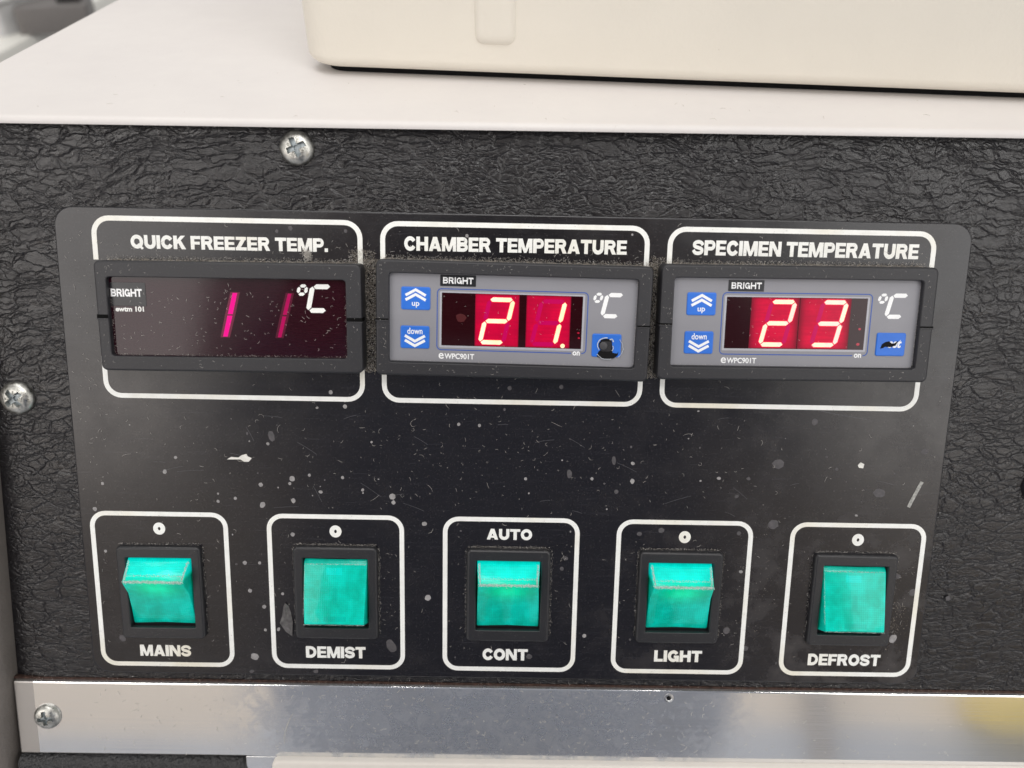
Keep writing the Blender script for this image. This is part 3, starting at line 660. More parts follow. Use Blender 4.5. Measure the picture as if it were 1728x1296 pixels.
        text_obj('WPC901T', x + 1.6, x + 9.7, y, y + 1.55, Z, M['print_cold'], b, W, bold=.025)
        x, y = q(24.5, 23.25) if not s else (101.4 + X, 24.1 + Y)
        obj('degree_celsius_sign', degc_bm(x, y, Z), M['print_cold'], b, W, smooth=None)
        # window
        if not s: wx0, wx1, wy0, wy1 = -19.4 + X, 18.6 + X, 11.2 + Y, 25.5 + Y
        else: wx0, wx1, wy0, wy1 = 57.4 + X, 95.5 + X, 12.1 + Y, 26.1 + Y
        obj('window_rim', plate(wx0 - .55, wx1 + .55, wy0 - .6, wy1 + .35, .3, Z - .1, Z + .05, .04), M['rim'], b, W)
        obj('display_window', plate(wx0, wx1, wy0, wy1, .15, Z - .1, Z + .07, .03), M['window_black'], b, W)
        ZW = Z + .08
        if not s: blocks = [(-10.4, 1.5), (3.4, 15.4)]; cents = [(-4.55, 18.2), (9.45, 18.1)]; chs = '21'
        else: blocks = [(64.1, 77.15), (77.3, 91.1)]; cents = [(71.55, 19.1), (85.5, 19.15)]; chs = '23'
        for (bx0, bx1), (cx_, cy_), ch in zip(blocks, cents, chs):
            bm = plate(bx0 + X, bx1 + X, wy0 + .1, wy1 - .08, .1, Z, ZW, .01, mi=3)
            sub = digit_bm(ch, 6.3, 11.6, 1.15, 0, dot=(ch == '1')); sub.verts.ensure_lookup_table()
            for v in sub.verts: v.co.x += (cx_ + X) * mm; v.co.y += (cy_ + Y) * mm; v.co.z += (ZW + .003) * mm
            add_bm(bm, sub)
            obj('digit', bm, [M['seg_halo'], M['seg_off'], M['seg_on_pink'] if s else M['seg_on'], M['block_soft' if s else 'block']], b, W, smooth=None,
                label='lit number %s on a red block' % ch)
        for (sx, sy, sr) in ([(-14.2, 18.9, 1.5), (17.7, 15.6, .35), (17.9, 14.2, .35)] if not s else [(94.0, 17.8, .4), (93.9, 13.6, .5)]):
            bm = poly_prism([(sx + X + sr * math.cos(k * .524) * rnd.uniform(.8, 1.1), sy + Y + sr * .8 * math.sin(k * .524) * rnd.uniform(.8, 1.1)) for k in range(12)], ZW - .005, ZW + .004)
            obj('red_lamp_glow', bm, M['red_spot'] if sr > 1 else M['block_edge'], b, W, smooth=None)
        bm = bmesh.new()
        for _ in range(40): fibre(bm, rnd.uniform(wx0, wx1), rnd.uniform(wy0, wy1), ZW + .05, rnd.uniform(.2, .7), .025, rnd)
        dust_line(bm, [(wx0 - .1, wy1), (wx0 - .1, wy0 - .1), (wx1 + .1, wy0 - .1), (wx1 + .1, wy1)], 100, .1, Z + .05, .07, rnd)
        dust_line(bm, [(a0 + 1, c0 + .3), (b0 - .3, c0 + .3)], 380, .28, Z, .10, rnd, fib=.3)  # dust on the lower lip, its pale grains also standing in for the highlight
        dust_line(bm, [(b0 - .1, c0 + .3), (b0 - .1, d0 - .5)], 160, .15, Z, .11, rnd)
        obj('dust', bm, [M['dust'], M['grime']], b, W, smooth=None, kind='stuff')
    # fluff on the bezel's front and its top ledge
    bm = bmesh.new()
    for _ in range(200 if kind != 'Q' else 150):
        e = rnd.random()
        if e < .35: x, y = rnd.uniform(-w2 + 1, w2 - 1), rnd.uniform(d0 + .5, h2 - .8)
        elif e < .6: x, y = rnd.uniform(-w2 + 1, w2 - 1), rnd.uniform(-h2 + .8, c0 - .6)
        elif e < .8: x, y = rnd.uniform(-w2 + .8, a0 - .5), rnd.uniform(-h2 + 1, h2 - 1)
        else: x, y = rnd.uniform(b0 + .5, w2 - .8), rnd.uniform(-h2 + 1, h2 - 1)
        if rnd.random() < .35: fibre(bm, x, y, 7.03, rnd.uniform(.2, .9), .028, rnd)
        else: grain(bm, x, y, 7.02, rnd.uniform(.03, .085), rnd)
    for k in range(1500):
        x = rnd.uniform(-w2 + 1.5, w2 - 1.5); y = h2 + rnd.uniform(-.05, .25); z = rnd.uniform(.8, 6.4)
        if rnd.random() < .25: fibre(bm, x, y, z, rnd.uniform(.4, .9), .03, rnd, mi=1)
        else: grain(bm, x, y, z, rnd.uniform(.05, .16), rnd, mi=rnd.choice((1, 1, 0)))
    dust_line(bm, [(-w2 + 1, h2 + .55), (w2 - 1, h2 + .55)], 1000, .55, .6, .14, rnd, fib=.3, hz=.9)
    obj('dust', bm, [M['dust'], M['grime']], b, W, smooth=None, kind='stuff')
    return b
simple_grey = simple('dark_grey_plunger_plastic', (.06, .06, .065), .45, .4, var=.1)
M['torn'] = simple('torn_clear_film', (.55, .6, .66), .3, .6, var=.3, vscale=1500)
M['rim'] = simple('pale_window_edge', s2l((176, 176, 184)), .4, .5, var=.05)
meter(-75.95, 17.95, .25, 'temperature meter with a smoked window reading 1 1', 'Q', 1)
meter(0, 18.4, -.55, 'temperature meter with a grey face reading 21', 'C', 2)
meter(76.2, 19.05, .35, 'temperature meter with a grey face reading 23', 'S', 3)

# ---------------------------------------------------------------- rocker switches
def rocker_bm(top_out):
    """profile over (v, n); ridge near the top when the top stands out, else near the bottom"""
    if top_out: pr = [(10.75, .9), (10.55, 1.5), (5.9, 6.5), (5.5, 6.75), (5.0, 6.7), (0.5, 3.5), (-5, 1.75), (-9.6, .85), (-10.6, .45), (-10.8, 0)]
    else: pr = [(10.6, .0), (9.9, .6), (8.3, 5.2), (7.9, 5.6), (7.4, 5.6), (1.5, 4.2), (-5, 2.6), (-8.6, 1.75), (-9.3, 1.5), (-10.8, .1)]
    hw = [9.2, 9.15, 8.75, 8.7, 8.72, 8.95, 9.15, 9.25, 9.25, 9.2]
    bm = bmesh.new(); rows_ = []
    for (v, n), w in zip(pr, hw):
        y = v if top_out else -v; e = .35
        rows_.append([bm.verts.new((x * mm, y * mm, z * mm)) for x, z in ((-w - .25 - .04 * n, -1.0), (-w - .12, n * .55 - .4), (-w, n - e), (-w + .1, n - .1), (-w + e, n), (0, n - .12), (w - e, n), (w - .1, n - .1), (w, n - e), (w + .12, n * .55 - .4), (w + .25 + .04 * n, -1.0))])
    for a, b in zip(rows_, rows_[1:]):
        for i in range(len(a) - 1): bm.faces.new((a[i], a[i + 1], b[i + 1], b[i]))
    bm.faces.new(rows_[0]); bm.faces.new(rows_[-1][::-1])
    return bm
def edge_wear_bm(top_out, rnd):
    bm = bmesh.new()
    def line(pts, n, sp, s):
        for _ in range(n):
            i = rnd.randrange(len(pts) - 1); k = rnd.random(); a, b = pts[i], pts[i + 1]
            grain(bm, a[0] + (b[0] - a[0]) * k + rnd.gauss(0, sp), a[1] + (b[1] - a[1]) * k + rnd.gauss(0, sp), a[2] + (b[2] - a[2]) * k + .02, s * rnd.uniform(.4, 1), rnd, mi=0)
    if top_out:
        line([(-8.5, 5.6, 6.75), (8.5, 5.6, 6.75)], 1500, .22, .19); line([(-8.2, 6.0, 6.5), (-8.6, 10, 2.1)], 500, .15, .17); line([(8.2, 6.0, 6.5), (8.6, 10, 2.1)], 500, .15, .17); line([(-8.4, 6.9, 5.55), (8.4, 6.9, 5.55)], 500, .3, .15)
    else:
        line([(-8.8, 9.0, 1.62), (8.8, 9.0, 1.62)], 420, .1, .12); line([(-8.9, -8.2, 5.5), (8.9, -8.2, 5.5)], 380, .08, .12); line([(-9, 8.6, 1.7), (-8.9, -6, 5.2)], 400, .07, .1)
    return bm
rk = {True: None, False: None}
for i, (c, cv, nm, out, lit) in enumerate(zip(SW, (-63.9, -63.2, -63.2, -63.0, -63.0), ('mains', 'demist', 'cont', 'light', 'defrost'), (1, 0, 1, 1, 0), (1, 0, 1, 1, 0))):
    W = at(c + (-.1, 0, -.6, -.85, -.4)[i], cv, 0, (0.3, 0, 0, 0, -.3)[i]); rnd = random.Random(50 + i)
    bm = frame(-12.25, 12.25, -14.5, 14.4, 1.3, (2.75, 2.75, 3.6, 3.4), .5, 2.3, ri=.25, bev=.7, zin=-.2)
    b = obj('rocker_switch', bm, M['switch_bezel'], machine, W, smooth=50, label='green rocker switch above the word %s%s' % (nm.upper(), ', glowing and tipped outward at the top' if lit else ', tipped outward at the bottom'))
    obj('switch_well', plate(-9.45, 9.45, -10.9, 10.95, .2, .3, .62, .02), M['pit'], b, W)
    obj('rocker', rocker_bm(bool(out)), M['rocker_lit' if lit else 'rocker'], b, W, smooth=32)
    obj('rocker_wear', edge_wear_bm(bool(out), rnd), M['worn_edge'], b, W, smooth=None, kind='stuff')
    bm = bmesh.new()
    dens = (0.8, 1.2, 1.2, 1.0, .8)[i]
    dust_line(bm, [(-12, 14.7), (12, 14.7)], int(330 * dens), .3, .55, .13, rnd, fib=.35)
    dust_line(bm, [(12.55, 14), (12.55, -13)], int(260 * dens), .35, .55, .13, rnd, fib=.35)
    if i in (1, 2, 3, 4): dust_line(bm, [(-12.5, 14), (-12.5, -13)], int(200 * dens), .25, .55, .12, rnd, fib=.35)
    for _ in range(420): grain(bm, rnd.uniform(-11.3, 11.3), 14.0 + rnd.gauss(0, .12), 2.0, rnd.uniform(.04, .12), rnd, mi=0)  # pale grains on the top bevel: part dust, part painted highlight
    for _ in range(60): grain(bm, rnd.uniform(-11.5, 11.5), rnd.choice((rnd.uniform(11.3, 13.5), rnd.uniform(-13.5, -11.3))), 2.33, rnd.uniform(.03, .08), rnd)
    obj('dust', bm, [M['dust'], M['grime']], b, W, smooth=None, kind='stuff')

# ---------------------------------------------------------------- steel strip, rust gap, lower pieces
strip_bm = plate(-148.4, 420, -117.6, -93.3, .5, -.5, 1.5, .5, seg=3)
strip = obj('steel_strip', strip_bm, M['steel'], machine, PANEL, smooth=40)
obj('steel_strip', plate(-79.6, 420, -150, -117.62, .3, -.5, 1.45, .2, seg=2), M['steel'], machine, PANEL, smooth=40)
obj('panel_edge_gap', plate(-149, 420, -93.28, -92.62, .05, -1, .25, .02, seg=1), M['rust'], machine, PANEL, smooth=None)
bm = plate(-72.2, 420, -150, -117.0, 1.8, 1.0, 4.0, .7, seg=6)
obj('lower_lid', bm, M['beige'], machine, at(1.2, -.4), smooth=50)
bm = bmesh.new()
nx, ny = 190, 44
def bh(x, y, e): return 3.4 - 2.4 * max(0, 1 - e / 2.2) ** 2
grid = []
rb = random.Random(5)
for j in range(ny + 1):
    row = []
    for i in range(nx + 1):
        fy = j / ny; y = -118.0 - 26 * fy; xr = -80.4 + fy * 26 * .42; x = -148.3 + (xr + 148.3) * i / nx
        e = min(y * -1 - 118.0, xr - x) ; z = bh(x, y, max(0, e)) + rb.uniform(-.16, .16) + .2 * math.sin(x * 2.1 + math.sin(y * 1.7) * 2) * math.sin(y * 1.9 + math.sin(x * 1.3))
        row.append(bm.verts.new((x * mm, y * mm, z * mm)))
    grid.append(row)
for j in range(ny):
    for i in range(nx): bm.faces.new((grid[j][i], grid[j][i + 1], grid[j + 1][i + 1], grid[j + 1][i]))
ext = bmesh.ops.extrude_edge_only(bm, edges=[e for e in bm.edges if e.is_boundary])
for g_ in ext['geom']:
    if isinstance(g_, bmesh.types.BMVert): g_.co.z = -.4 * mm
obj('crinkled_corner', bm, M['crinkle'], machine, PANEL, smooth=70)

# screws: domed heads with a worn cross recess
def screw_bm(R_, H, rot, seed, small=False):
    bm = bmesh.new(); rnd = random.Random(seed); nr, na = 50, 144; rows_ = []; deep = {}
    ca, sa = math.cos(rot), math.sin(rot)
    for i in range(nr + 1):
        t = i / nr; rr_ = R_ * t; ring = []
        for k in range(na):
            a = 2 * math.pi * k / na; x, y = rr_ * math.cos(a), rr_ * math.sin(a)
            z = H * math.sqrt(max(0, 1 - (t * .985) ** 2.6))
            X, Y = ca * x + sa * y, -sa * x + ca * y; L = R_ * (.56 + .05 * math.sin(3 * a + seed)); wd = R_ * .15
            inn = (abs(X) < wd and abs(Y) < L) or (abs(Y) < wd and abs(X) < L)
            if inn: z -= .95 * H * .55
            if rr_ < R_ * .16: z = H - .75 * H
            X2, Y2 = (X + Y) * .707, (X - Y) * .707
            if (abs(X2) < .045 * R_ or abs(Y2) < .045 * R_) and .25 * R_ < rr_ < .5 * R_: z -= .09 * H
            if not inn and t < .62: z += rnd.uniform(-.012, .02) * H
            ring.append(bm.verts.new((x * mm, y * mm, z * mm))); deep[ring[-1]] = inn or rr_ < R_ * .16
            if i == 0: break
        rows_.append(ring)
    for k in range(na): bm.faces.new((rows_[0][0], rows_[1][k], rows_[1][(k + 1) % na]))
    for a, b in zip(rows_[1:], rows_[2:]): bridge(bm, a, b)
    for f in bm.faces:
        if sum(deep.get(v, False) for v in f.verts) >= 3: f.material_index = 1
    base = [bm.verts.new((v.co.x, v.co.y, -.3 * mm)) for v in rows_[-1]]; bridge(bm, rows_[-1], base)
    return bm
obj('screw', screw_bm(4.55, 2.3, math.radians(24), 1), [M['screw'], M['recess']], machine, at(-58.3, 62.75, .1), smooth=38)
obj('screw', screw_bm(4.7, 2.4, math.radians(40), 2), [M['screw'], M['recess']], machine, at(-139.0, -6.4, .1), smooth=38)
obj('screw', screw_bm(4.0, 2.0, math.radians(8), 3), [M['screw'], M['recess']], machine, at(-138.9, -104.8, 1.5), smooth=38)
obj('screw', screw_bm(5.2, 2.4, math.radians(10), 4), simple('blackened_screw', (.02, .02, .025), .4, .5, var=.3), machine, at(153.6, -27.5, .1), smooth=38)
bm = loft([(-1.5, 1.5, -1.5, 1.5, 1.49, -.05), (-1.45, 1.45, -1.45, 1.45, 1.44, .14), (-.95, .95, -.95, .95, .94, .2), (-.75, .75, -.75, .75, .74, .05)], cap1=False, seg=6)
hr = obj('rivet_hole', bm, M['steel_edge'], machine, at(49.4, -93.9 - 1.9, 1.5))
obj('hole', loft([(-.78, .78, -.78, .78, .77, .0), (-.78, .78, -.78, .78, .77, .04)], seg=6), M['pit'], hr, at(49.4, -95.8, 1.5))

# ---------------------------------------------------------------- marks and dust on the label
rnd = random.Random(77)
def blob(bm, x, y, rx, ry, z, h, rot=0, mi=0, n=14, jit=.1):
    def rg(s, zz):
        out = []
        for k in range(n):
            a = 2 * math.pi * k / n; X = rx * s * math.cos(a) * J[k]; Y = ry * s * math.sin(a) * J[k]
            out.append(bm.verts.new(((x + X * math.cos(rot) - Y * math.sin(rot)) * mm, (y + X * math.sin(rot) + Y * math.cos(rot)) * mm, zz * mm)))
        return out
    J = [1 + rnd.uniform(-jit, jit) for _ in range(n)]
    A, B, C_ = rg(1, z), rg(.95, z + h), rg(.6, z + h * 1.3); bridge(bm, A, B, mi); bridge(bm, B, C_, mi); bm.faces.new(C_).material_index = mi
# camera-calibrated px -> panel mm for the marks read off the plate
def pm(px, py):
    d = [(px - 864) / 1300, (py - 648) / 1300, 1.0]
    q = [sum(Rm[i][j] * d[i] for i in range(3)) for j in range(3)]
    t = (213.22 - .55) / q[2]; return -1.77 + t * q[0], 40.28 - t * q[1]
spots = [(458, 736, 6, 10, 1), (452, 749, 3, 3, 0), (296, 772, 3, 3, 0), (278, 796, 4, 4, 0), (173, 816, 3, 3, 0), (160, 859, 4, 4, 0), (535, 688, 3, 2, 0), (582, 686, 4, 4, 0), (440, 818, 4, 4, 0), (493, 808, 5, 5, 0), (489, 816, 3, 3, 0),
         (443, 852, 5, 6, 0), (495, 845, 4, 5, 0), (397, 841, 3, 3, 0), (368, 846, 3, 3, 0), (368, 833, 2, 2, 0), (541, 830, 4, 3, 0), (578, 806, 3, 3, 0), (612, 827, 3, 3, 0), (662, 838, 6, 6, 0), (664, 848, 4, 4, 0), (522, 802, 3, 3, 0),
         (774, 716, 3, 3, 0), (809, 718, 3, 3, 0), (887, 808, 3, 3, 0), (430, 1108, 8, 7, 0), (413, 950, 4, 4, 0), (438, 950, 3, 3, 0), (422, 997, 4, 4, 0), (446, 1024, 4, 4, 0), (448, 1063, 3, 3, 0), (470, 1062, 3, 4, 0), (494, 902, 4, 4, 0), (477, 1002, 3, 3, 0),
         (425, 1133, 5, 3, 1), (533, 1133, 5, 4, 1), (207, 1077, 6, 7, 1), (178, 930, 3, 3, 0), (716, 884, 5, 4, 0), (722, 1009, 6, 6, 0), (954, 942, 6, 4, 1), (948, 960, 4, 4, 1), (986, 1073, 4, 4, 0), (1079, 901, 5, 4, 1), (1116, 895, 6, 5, 1),
         (1247, 900, 4, 4, 1), (1226, 1064, 7, 7, 1), (1258, 1094, 6, 5, 1), (1313, 783, 11, 9, 1), (1484, 832, 12, 8, 1), (1561, 762, 8, 5, 1), (1068, 782, 4, 3, 0), (1067, 812, 4, 5, 0), (1040, 830, 4, 4, 1), (1213, 807, 4, 3, 0), (1263, 808, 4, 3, 1), (1036, 777, 4, 8, 1),
         (961, 800, 5, 8, 1), (999, 808, 3, 3, 0), (1243, 838, 4, 3, 1), (1412, 792, 3, 3, 1), (1305, 885, 10, 9, 1), (893, 1108, 6, 5, 1), (660, 1090, 9, 14, 1), (558, 662, 4, 4, 0), (582, 676, 3, 3, 0), (788, 398, 3, 3, 0), (1067, 396, 2, 2, 0), (860, 655, 4, 4, 1), (947, 653, 4, 4, 1),
         (490, 385, 4, 4, 1), (467, 390, 3, 3, 1), (583, 390, 3, 3, 1), (1445, 870, 3, 2, 0), (1375, 712, 6, 6, 1), (1420, 960, 8, 6, 1), (1540, 1000, 7, 7, 1), (1507, 1078, 7, 9, 0), (1250, 965, 4, 3, 0), (1600, 1010, 5, 5, 1), (1515, 973, 6, 5, 1)]
bm = bmesh.new(); k = .166
for x, y, rx, ry, f in spots:
    u, v = pm(x, y); blob(bm, u, v, rx * k * .92, ry * k * .98, ZL - .03, .035, rnd.uniform(-.4, .4), mi=f)
for _ in range(80):
    u, v = rnd.uniform(-120, 120), rnd.choice((rnd.uniform(-36, -6), rnd.uniform(-86, -8))); s = rnd.choice((.12, .18, .25, .35))
    if abs(v + 63) < 16 and any(abs(u - c) < 13.5 for c in SW): continue
    blob(bm, u, v, s, s * rnd.uniform(.7, 1.3), ZL - .03, .033, 0, mi=rnd.choice((0, 1, 1)), n=8)
obj('dried_droplets', bm, [M['spot'], M['spot_faint']], label, PANEL, smooth=None, kind='stuff')
# scrapes
bm = bmesh.new()
def pp(l): return [pm(*p) for p in l]
stroke(pp([(1533, 856), (1538, 846), (1545, 833), (1551, 822), (1556, 813)]), 1.0, ZL - .03, ZL + .02, bm=bm)
bm2 = bmesh.new()
poly_prism(pp([(383, 775), (390, 771), (402, 772), (408, 768), (416, 766), (418, 770), (425, 773), (420, 779), (412, 779), (406, 775), (398, 775)]), ZL - .03, ZL + .12, bm2)
obj('white_flake', poly_prism(pp([(1447, 785), (1452, 780), (1458, 783), (1456, 790), (1449, 789)]), ZL - .03, ZL + .2), M['flake_white'], label, PANEL, smooth=None)
obj('scrape_mark', bm, simple('chalky_scrape', (.36, .36, .34), .7, .2, var=.4, vscale=1500), label, PANEL, smooth=None)
obj('white_flake', bm2, M['flake_white'], label, PANEL, smooth=None)
sm = simple('fine_scratch', (.10, .10, .11), .5, .4, var=.5, vscale=2500); bm = bmesh.new()
for _ in range(26):
    u, v = rnd.uniform(-115, 115), rnd.uniform(-38, -8); a = rnd.gauss(-.15, .5); L_ = rnd.uniform(2, 8)
    stroke([(u + L_ * t_ * math.cos(a), v + L_ * t_ * math.sin(a) + .15 * math.sin(t_ * 3)) for t_ in (0, .25, .5, .75, 1)], .07, ZL - .03, ZL + .008, bm=bm)
stroke(pp([(1384, 693), (1410, 699), (1440, 704), (1464, 708)]), .12, ZL - .03, ZL + .01, bm=bm)
obj('scratches', bm, sm, label, PANEL, smooth=None, kind='stuff')
# broken bit of clear film by the second switch
bm = bmesh.new()
P = pp([(494, 1072), (483, 1066), (477, 1058), (473, 1050), (476, 1040), (479, 1022), (482, 1016), (487, 1022), (491, 1033), (495, 1048)])
cpt = (sum(p[0] for p in P) / len(P), sum(p[1] for p in P) / len(P))
ring_ = [bm.verts.new((a * mm, b_ * mm, (ZL + .1 + (.5 if i_ % 3 == 0 else 0)) * mm)) for i_, (a, b_) in enumerate(P)]; ce = bm.verts.new((cpt[0] * mm, cpt[1] * mm, (ZL + .9) * mm))
for i_ in range(len(P)): bm.faces.new((ring_[i_], ring_[(i_ + 1) % len(P)], ce))
bmesh.ops.solidify(bm, geom=bm.faces[:], thickness=.08 * mm)
obj('film_scrap', bm, simple('clear_film_scrap', (.22, .21, .21), .25, .8, var=.3, vscale=700), label, PANEL, smooth=None)
# lint
bm = bmesh.new()
def free(u, v):
    if not (-123 < u < 123 and -89 < v < 45.5): return False
    if 3.2 < v < 34 and (abs(u + 76) < 35.5 or abs(u) < 37 or abs(u - 76.2) < 37): return False
    return not (abs(v + 63.2) < 14.6 and any(abs(u - c) < 12.3 for c in SW))
n = 0
while n < 1800:
    z_ = rnd.random()
    if z_ < .25: u, v = rnd.gauss(-10, 40), rnd.gauss(-22, 11)
    elif z_ < .4: u, v = rnd.uniform(-115, 115), 35.2 + abs(rnd.gauss(0, 1.8))
    elif z_ < .5: u, v = rnd.gauss(-120, 5), rnd.uniform(-30, 40)
    elif z_ < .62: u, v = rnd.choice(SW) + rnd.choice((-1, 1)) * rnd.uniform(12.5, 18), rnd.uniform(-82, -45)
    else: u, v = rnd.uniform(-123, 123), rnd.uniform(-89, 45)
    n += 1
    if not free(u, v): continue
    if rnd.random() < .42: fibre(bm, u, v, ZL + .02, rnd.lognormvariate(-.4, .5), .032, rnd)
    else: grain(bm, u, v, ZL, rnd.uniform(.03, .1), rnd, mi=rnd.choice((0, 0, 1)))
for x, y in ((206, 770), (445, 705), (700, 720), (730, 830), (640, 835), (680, 833), (470, 730), (1180, 780), (1170, 735), (930, 712)):
    u, v = pm(x, y); fibre(bm, u, v, ZL + .03, rnd.uniform(2, 3.6), .03, rnd)
# tan fluff packed between the meters
for (ua, ub, va, vb, cnt) in ((-41.2, -35.9, 3, 34, 5200), (35.9, 40.2, 2.5, 34.5, 4200), (113.2, 115.0, 4, 30, 160), (-45, -38, 32.5, 36.5, 400), (37.5, 41, 32.5, 36, 200)):
    for _ in range(cnt):
        u = rnd.uniform(ua, ub); v = rnd.uniform(va, vb); zz = ZL + rnd.random() * .9
        if rnd.random() < .3: fibre(bm, u, v, zz, rnd.uniform(.4, 1.1), .03, rnd, mi=rnd.choice((0, 1, 1)))
        else: grain(bm, u, v, zz, rnd.uniform(.05, .17), rnd, mi=rnd.choice((0, 1, 1, 1)))
# clump over TEMP.
for _ in range(260): 
    u, v = pm(520 + rnd.gauss(0, 3.5), 431 + rnd.gauss(0, 4.5)); (fibre(bm, u, v, ZL + rnd.random() * .8, .9, .035, rnd) if rnd.random() < .5 else grain(bm, u, v, ZL + rnd.random() * .8, .13, rnd, mi=0))
for _ in range(350):      # grime by the last switch
    u, v = rnd.gauss(115, 1.8), rnd.gauss(-70, 4); 
    if free(u, v) and rnd.random() < .8: grain(bm, u, v, ZL, rnd.uniform(.05, .2), rnd, mi=1)
for _ in range(260):
    u, v = rnd.gauss(73, 3.5), rnd.gauss(-58, 11)
    if free(u, v): grain(bm, u, v, ZL, rnd.uniform(.04, .15), rnd, mi=rnd.choice((0, 1)))
obj('lint', bm, [M['dust'], M['grime']], label, PANEL, smooth=None, kind='stuff')
bm = bmesh.new()          # lint on the steel strip and in the gap above it
for _ in range(900):
    u = rnd.gauss(-10, 50) if rnd.random() < .7 else rnd.uniform(-140, 140); v = rnd.uniform(-117, -94)
    if rnd.random() < .45: fibre(bm, u, v, 1.53, rnd.uniform(.4, 1.6), .038, rnd)
    else: grain(bm, u, v, 1.52, rnd.uniform(.04, .12), rnd, mi=0)
u, v = pm(490, 1255); 
fibre(bm, u - 1.5, v + .6, 1.6, 11, .07, random.Random(3), curve=-.35)
for _ in range(900): 
    u = rnd.uniform(-146, 150); grain(bm, u, rnd.uniform(-93.2, -91.3), .3, rnd.uniform(.04, .16), rnd, mi=rnd.choice((0, 1, 1)))
obj('lint', bm, [M['dust'], M['grime']], strip, PANEL, smooth=None, kind='stuff')
bm = bmesh.new()          # specks on the grained panel
for _ in range(700):
    u, v = rnd.uniform(-150, 150), rnd.uniform(-91, 66)
    if -125 < u < 125 and -91 < v < 47: continue
    grain(bm, u, v, .15, rnd.uniform(.03, .1), rnd, mi=0)
obj('lint', bm, [M['dust'], M['grime']], panel, PANEL, smooth=None, kind='stuff')

# ================================================================ cream case standing on the cover
def case_bm(w, d, h, R_=10, rb_=3.6):
    bm = bmesh.new(); rings = []
    for t in range(6):
        a = math.radians(90 * t / 5); ins = rb_ * (1 - math.sin(a)); z = rb_ * (1 - math.cos(a)); rings.append((ins, w - ins, ins, d - ins, R_ - ins * .4, z))
    rings += [(0, w, 0, d, R_, h - 8), (1.2, w - 1.2, 1.2, d - 1.2, R_, h - 3), (4, w - 4, 4, d - 4, R_, h)]
    loft(rings, cap0=True, bm=bm, seg=8); return bm
Wb = ROLL @ Matrix.Translation((-.0640, .0665, ZT + .0023)) @ Matrix.Rotation(math.radians(-4.6), 4, 'Z')
case = bpy.data.objects.new('plastic_case', None); col.objects.link(case); place(case, None, Wb)
case['label'] = 'cream grained plastic case standing on the pale grey top cover'; case['category'] = 'plastic case'
obj('case_shell', case_bm(300, 210, 120), M['cream'], case, Wb, smooth=60)
bm = loft([(0, 11.5, 0, 60, 2.5, 0), (.6, 10.9, .6, 60, 2.2, .8), (2.2, 9.4, 2.4, 58, 1.8, 1.1)], bm=bmesh.new(), seg=5)
sp = bmesh.new(); rs = random.Random(9)
for _ in range(34): grain(sp, rs.uniform(8, 235), -.02, rs.uniform(6, 60), rs.uniform(.05, .2), rs, mi=0)
grain(sp, 196, -.05, 15.5, .35, rs, mi=0)
obj('specks', sp, [simple('dark_speck', (.22, .2, .17), .8, .2, var=.3), M['grime']], case, Wb, smooth=None, kind='stuff')
obj('raised_rib', bm, M['cream'], case, Wb @ Matrix.Translation((.0520, -.0000, .0085)) @ Matrix.Rotation(math.radians(90), 4, 'X'), smooth=60)
obj('gap_shade_block', plate(5, 295, 6.2, 206, 7, -2.2, .2, .1), M['pit'], case, Wb)  # black block added to put shade into the gap under the case
for fx in (14, 272):
    for fy in (24, 182): obj('foot', plate(fx, fx + 14, fy, fy + 14, 4, -2.3, -1.0, .2), M['pit'], case, Wb)

# ================================================================ what stands behind at the upper left
def root(name, label_, cat, w): 
    o = bpy.data.objects.new(name, None); col.objects.link(o); place(o, None, w); o['label'] = label_; o['category'] = cat; return o
Wt = Matrix.Translation((-.452, .50, OZ - .060 - .96)) @ Matrix.Rotation(math.radians(1.5), 4, 'Z')
bench = root('white_bench', 'white bench top behind the cabinet at the upper left', 'bench', Wt)
obj('bench_top', plate(-900, 0, -300, 700, 12, 930, 960, 4), simple('glossy_white_bench', (.8, .79, .74), .25, .5, var=.03), bench, Wt)
for sx in (-880, -60):
    for sy in (-280, 640): obj('leg', plate(sx, sx + 40, sy, sy + 40, 3, 0, 931, 1), M['steel_edge'], bench, Wt)
Wg = Matrix.Translation((-.4635, .600, OZ - .060)) @ Matrix.Rotation(math.radians(22), 4, 'Z')
gb = root('grey_instrument', 'dark grey box with a black cap, blurred, on the bench at the upper left', 'instrument', Wg)
obj('housing', plate(0, 62, 0, 90, 3, 0, 23, 1.5), simple('mid_grey_housing', (.16, .15, .145), .5, .4, var=.05), gb, Wg, smooth=40)
obj('dark_cap', plate(36, 58, 14, 50, 5, 23, 33, 3), simple('black_cap', (.02, .02, .02), .4, .5, var=.1), gb, Wg, smooth=40)
Ws = Matrix.Translation((-.545, .610, OZ - .060)) @ Matrix.Rotation(math.radians(-14), 4, 'Z')
ws = root('light_grey_case', 'light grey case, blurred, left of the dark box at the upper left', 'case', Ws)
obj('case_body', plate(0, 72, 0, 120, 6, 0, 27, 3), simple('light_grey_case_paint', (.55, .55, .55), .5, .4, var=.05), ws, Ws, smooth=40)
obj('case_lid', plate(-1.5, 73.5, -1.5, 121, 6, 27.2, 31, 2), simple('light_grey_case_lid', (.62, .62, .61), .5, .4, var=.05), ws, Ws, smooth=40)

# ================================================================ room seen only as reflections
bm = box_w(bmesh.new(), -7000, 7000, -5200, 3000, -20, 0)
o = obj('floor', bm, simple('blue_grey_floor', (.42, .44, .48), .5, .3, var=.08, vscale=3), None, I4, smooth=None, kind='structure')
bm = box_w(bmesh.new(), -7000, 7000, -5300, -5050, 0, 2600)
o = obj('back_wall', bm, simple('warm_beige_wall', (.70, .62, .54), .7, .2, var=.05, vscale=2), None, I4, smooth=None, kind='structure')

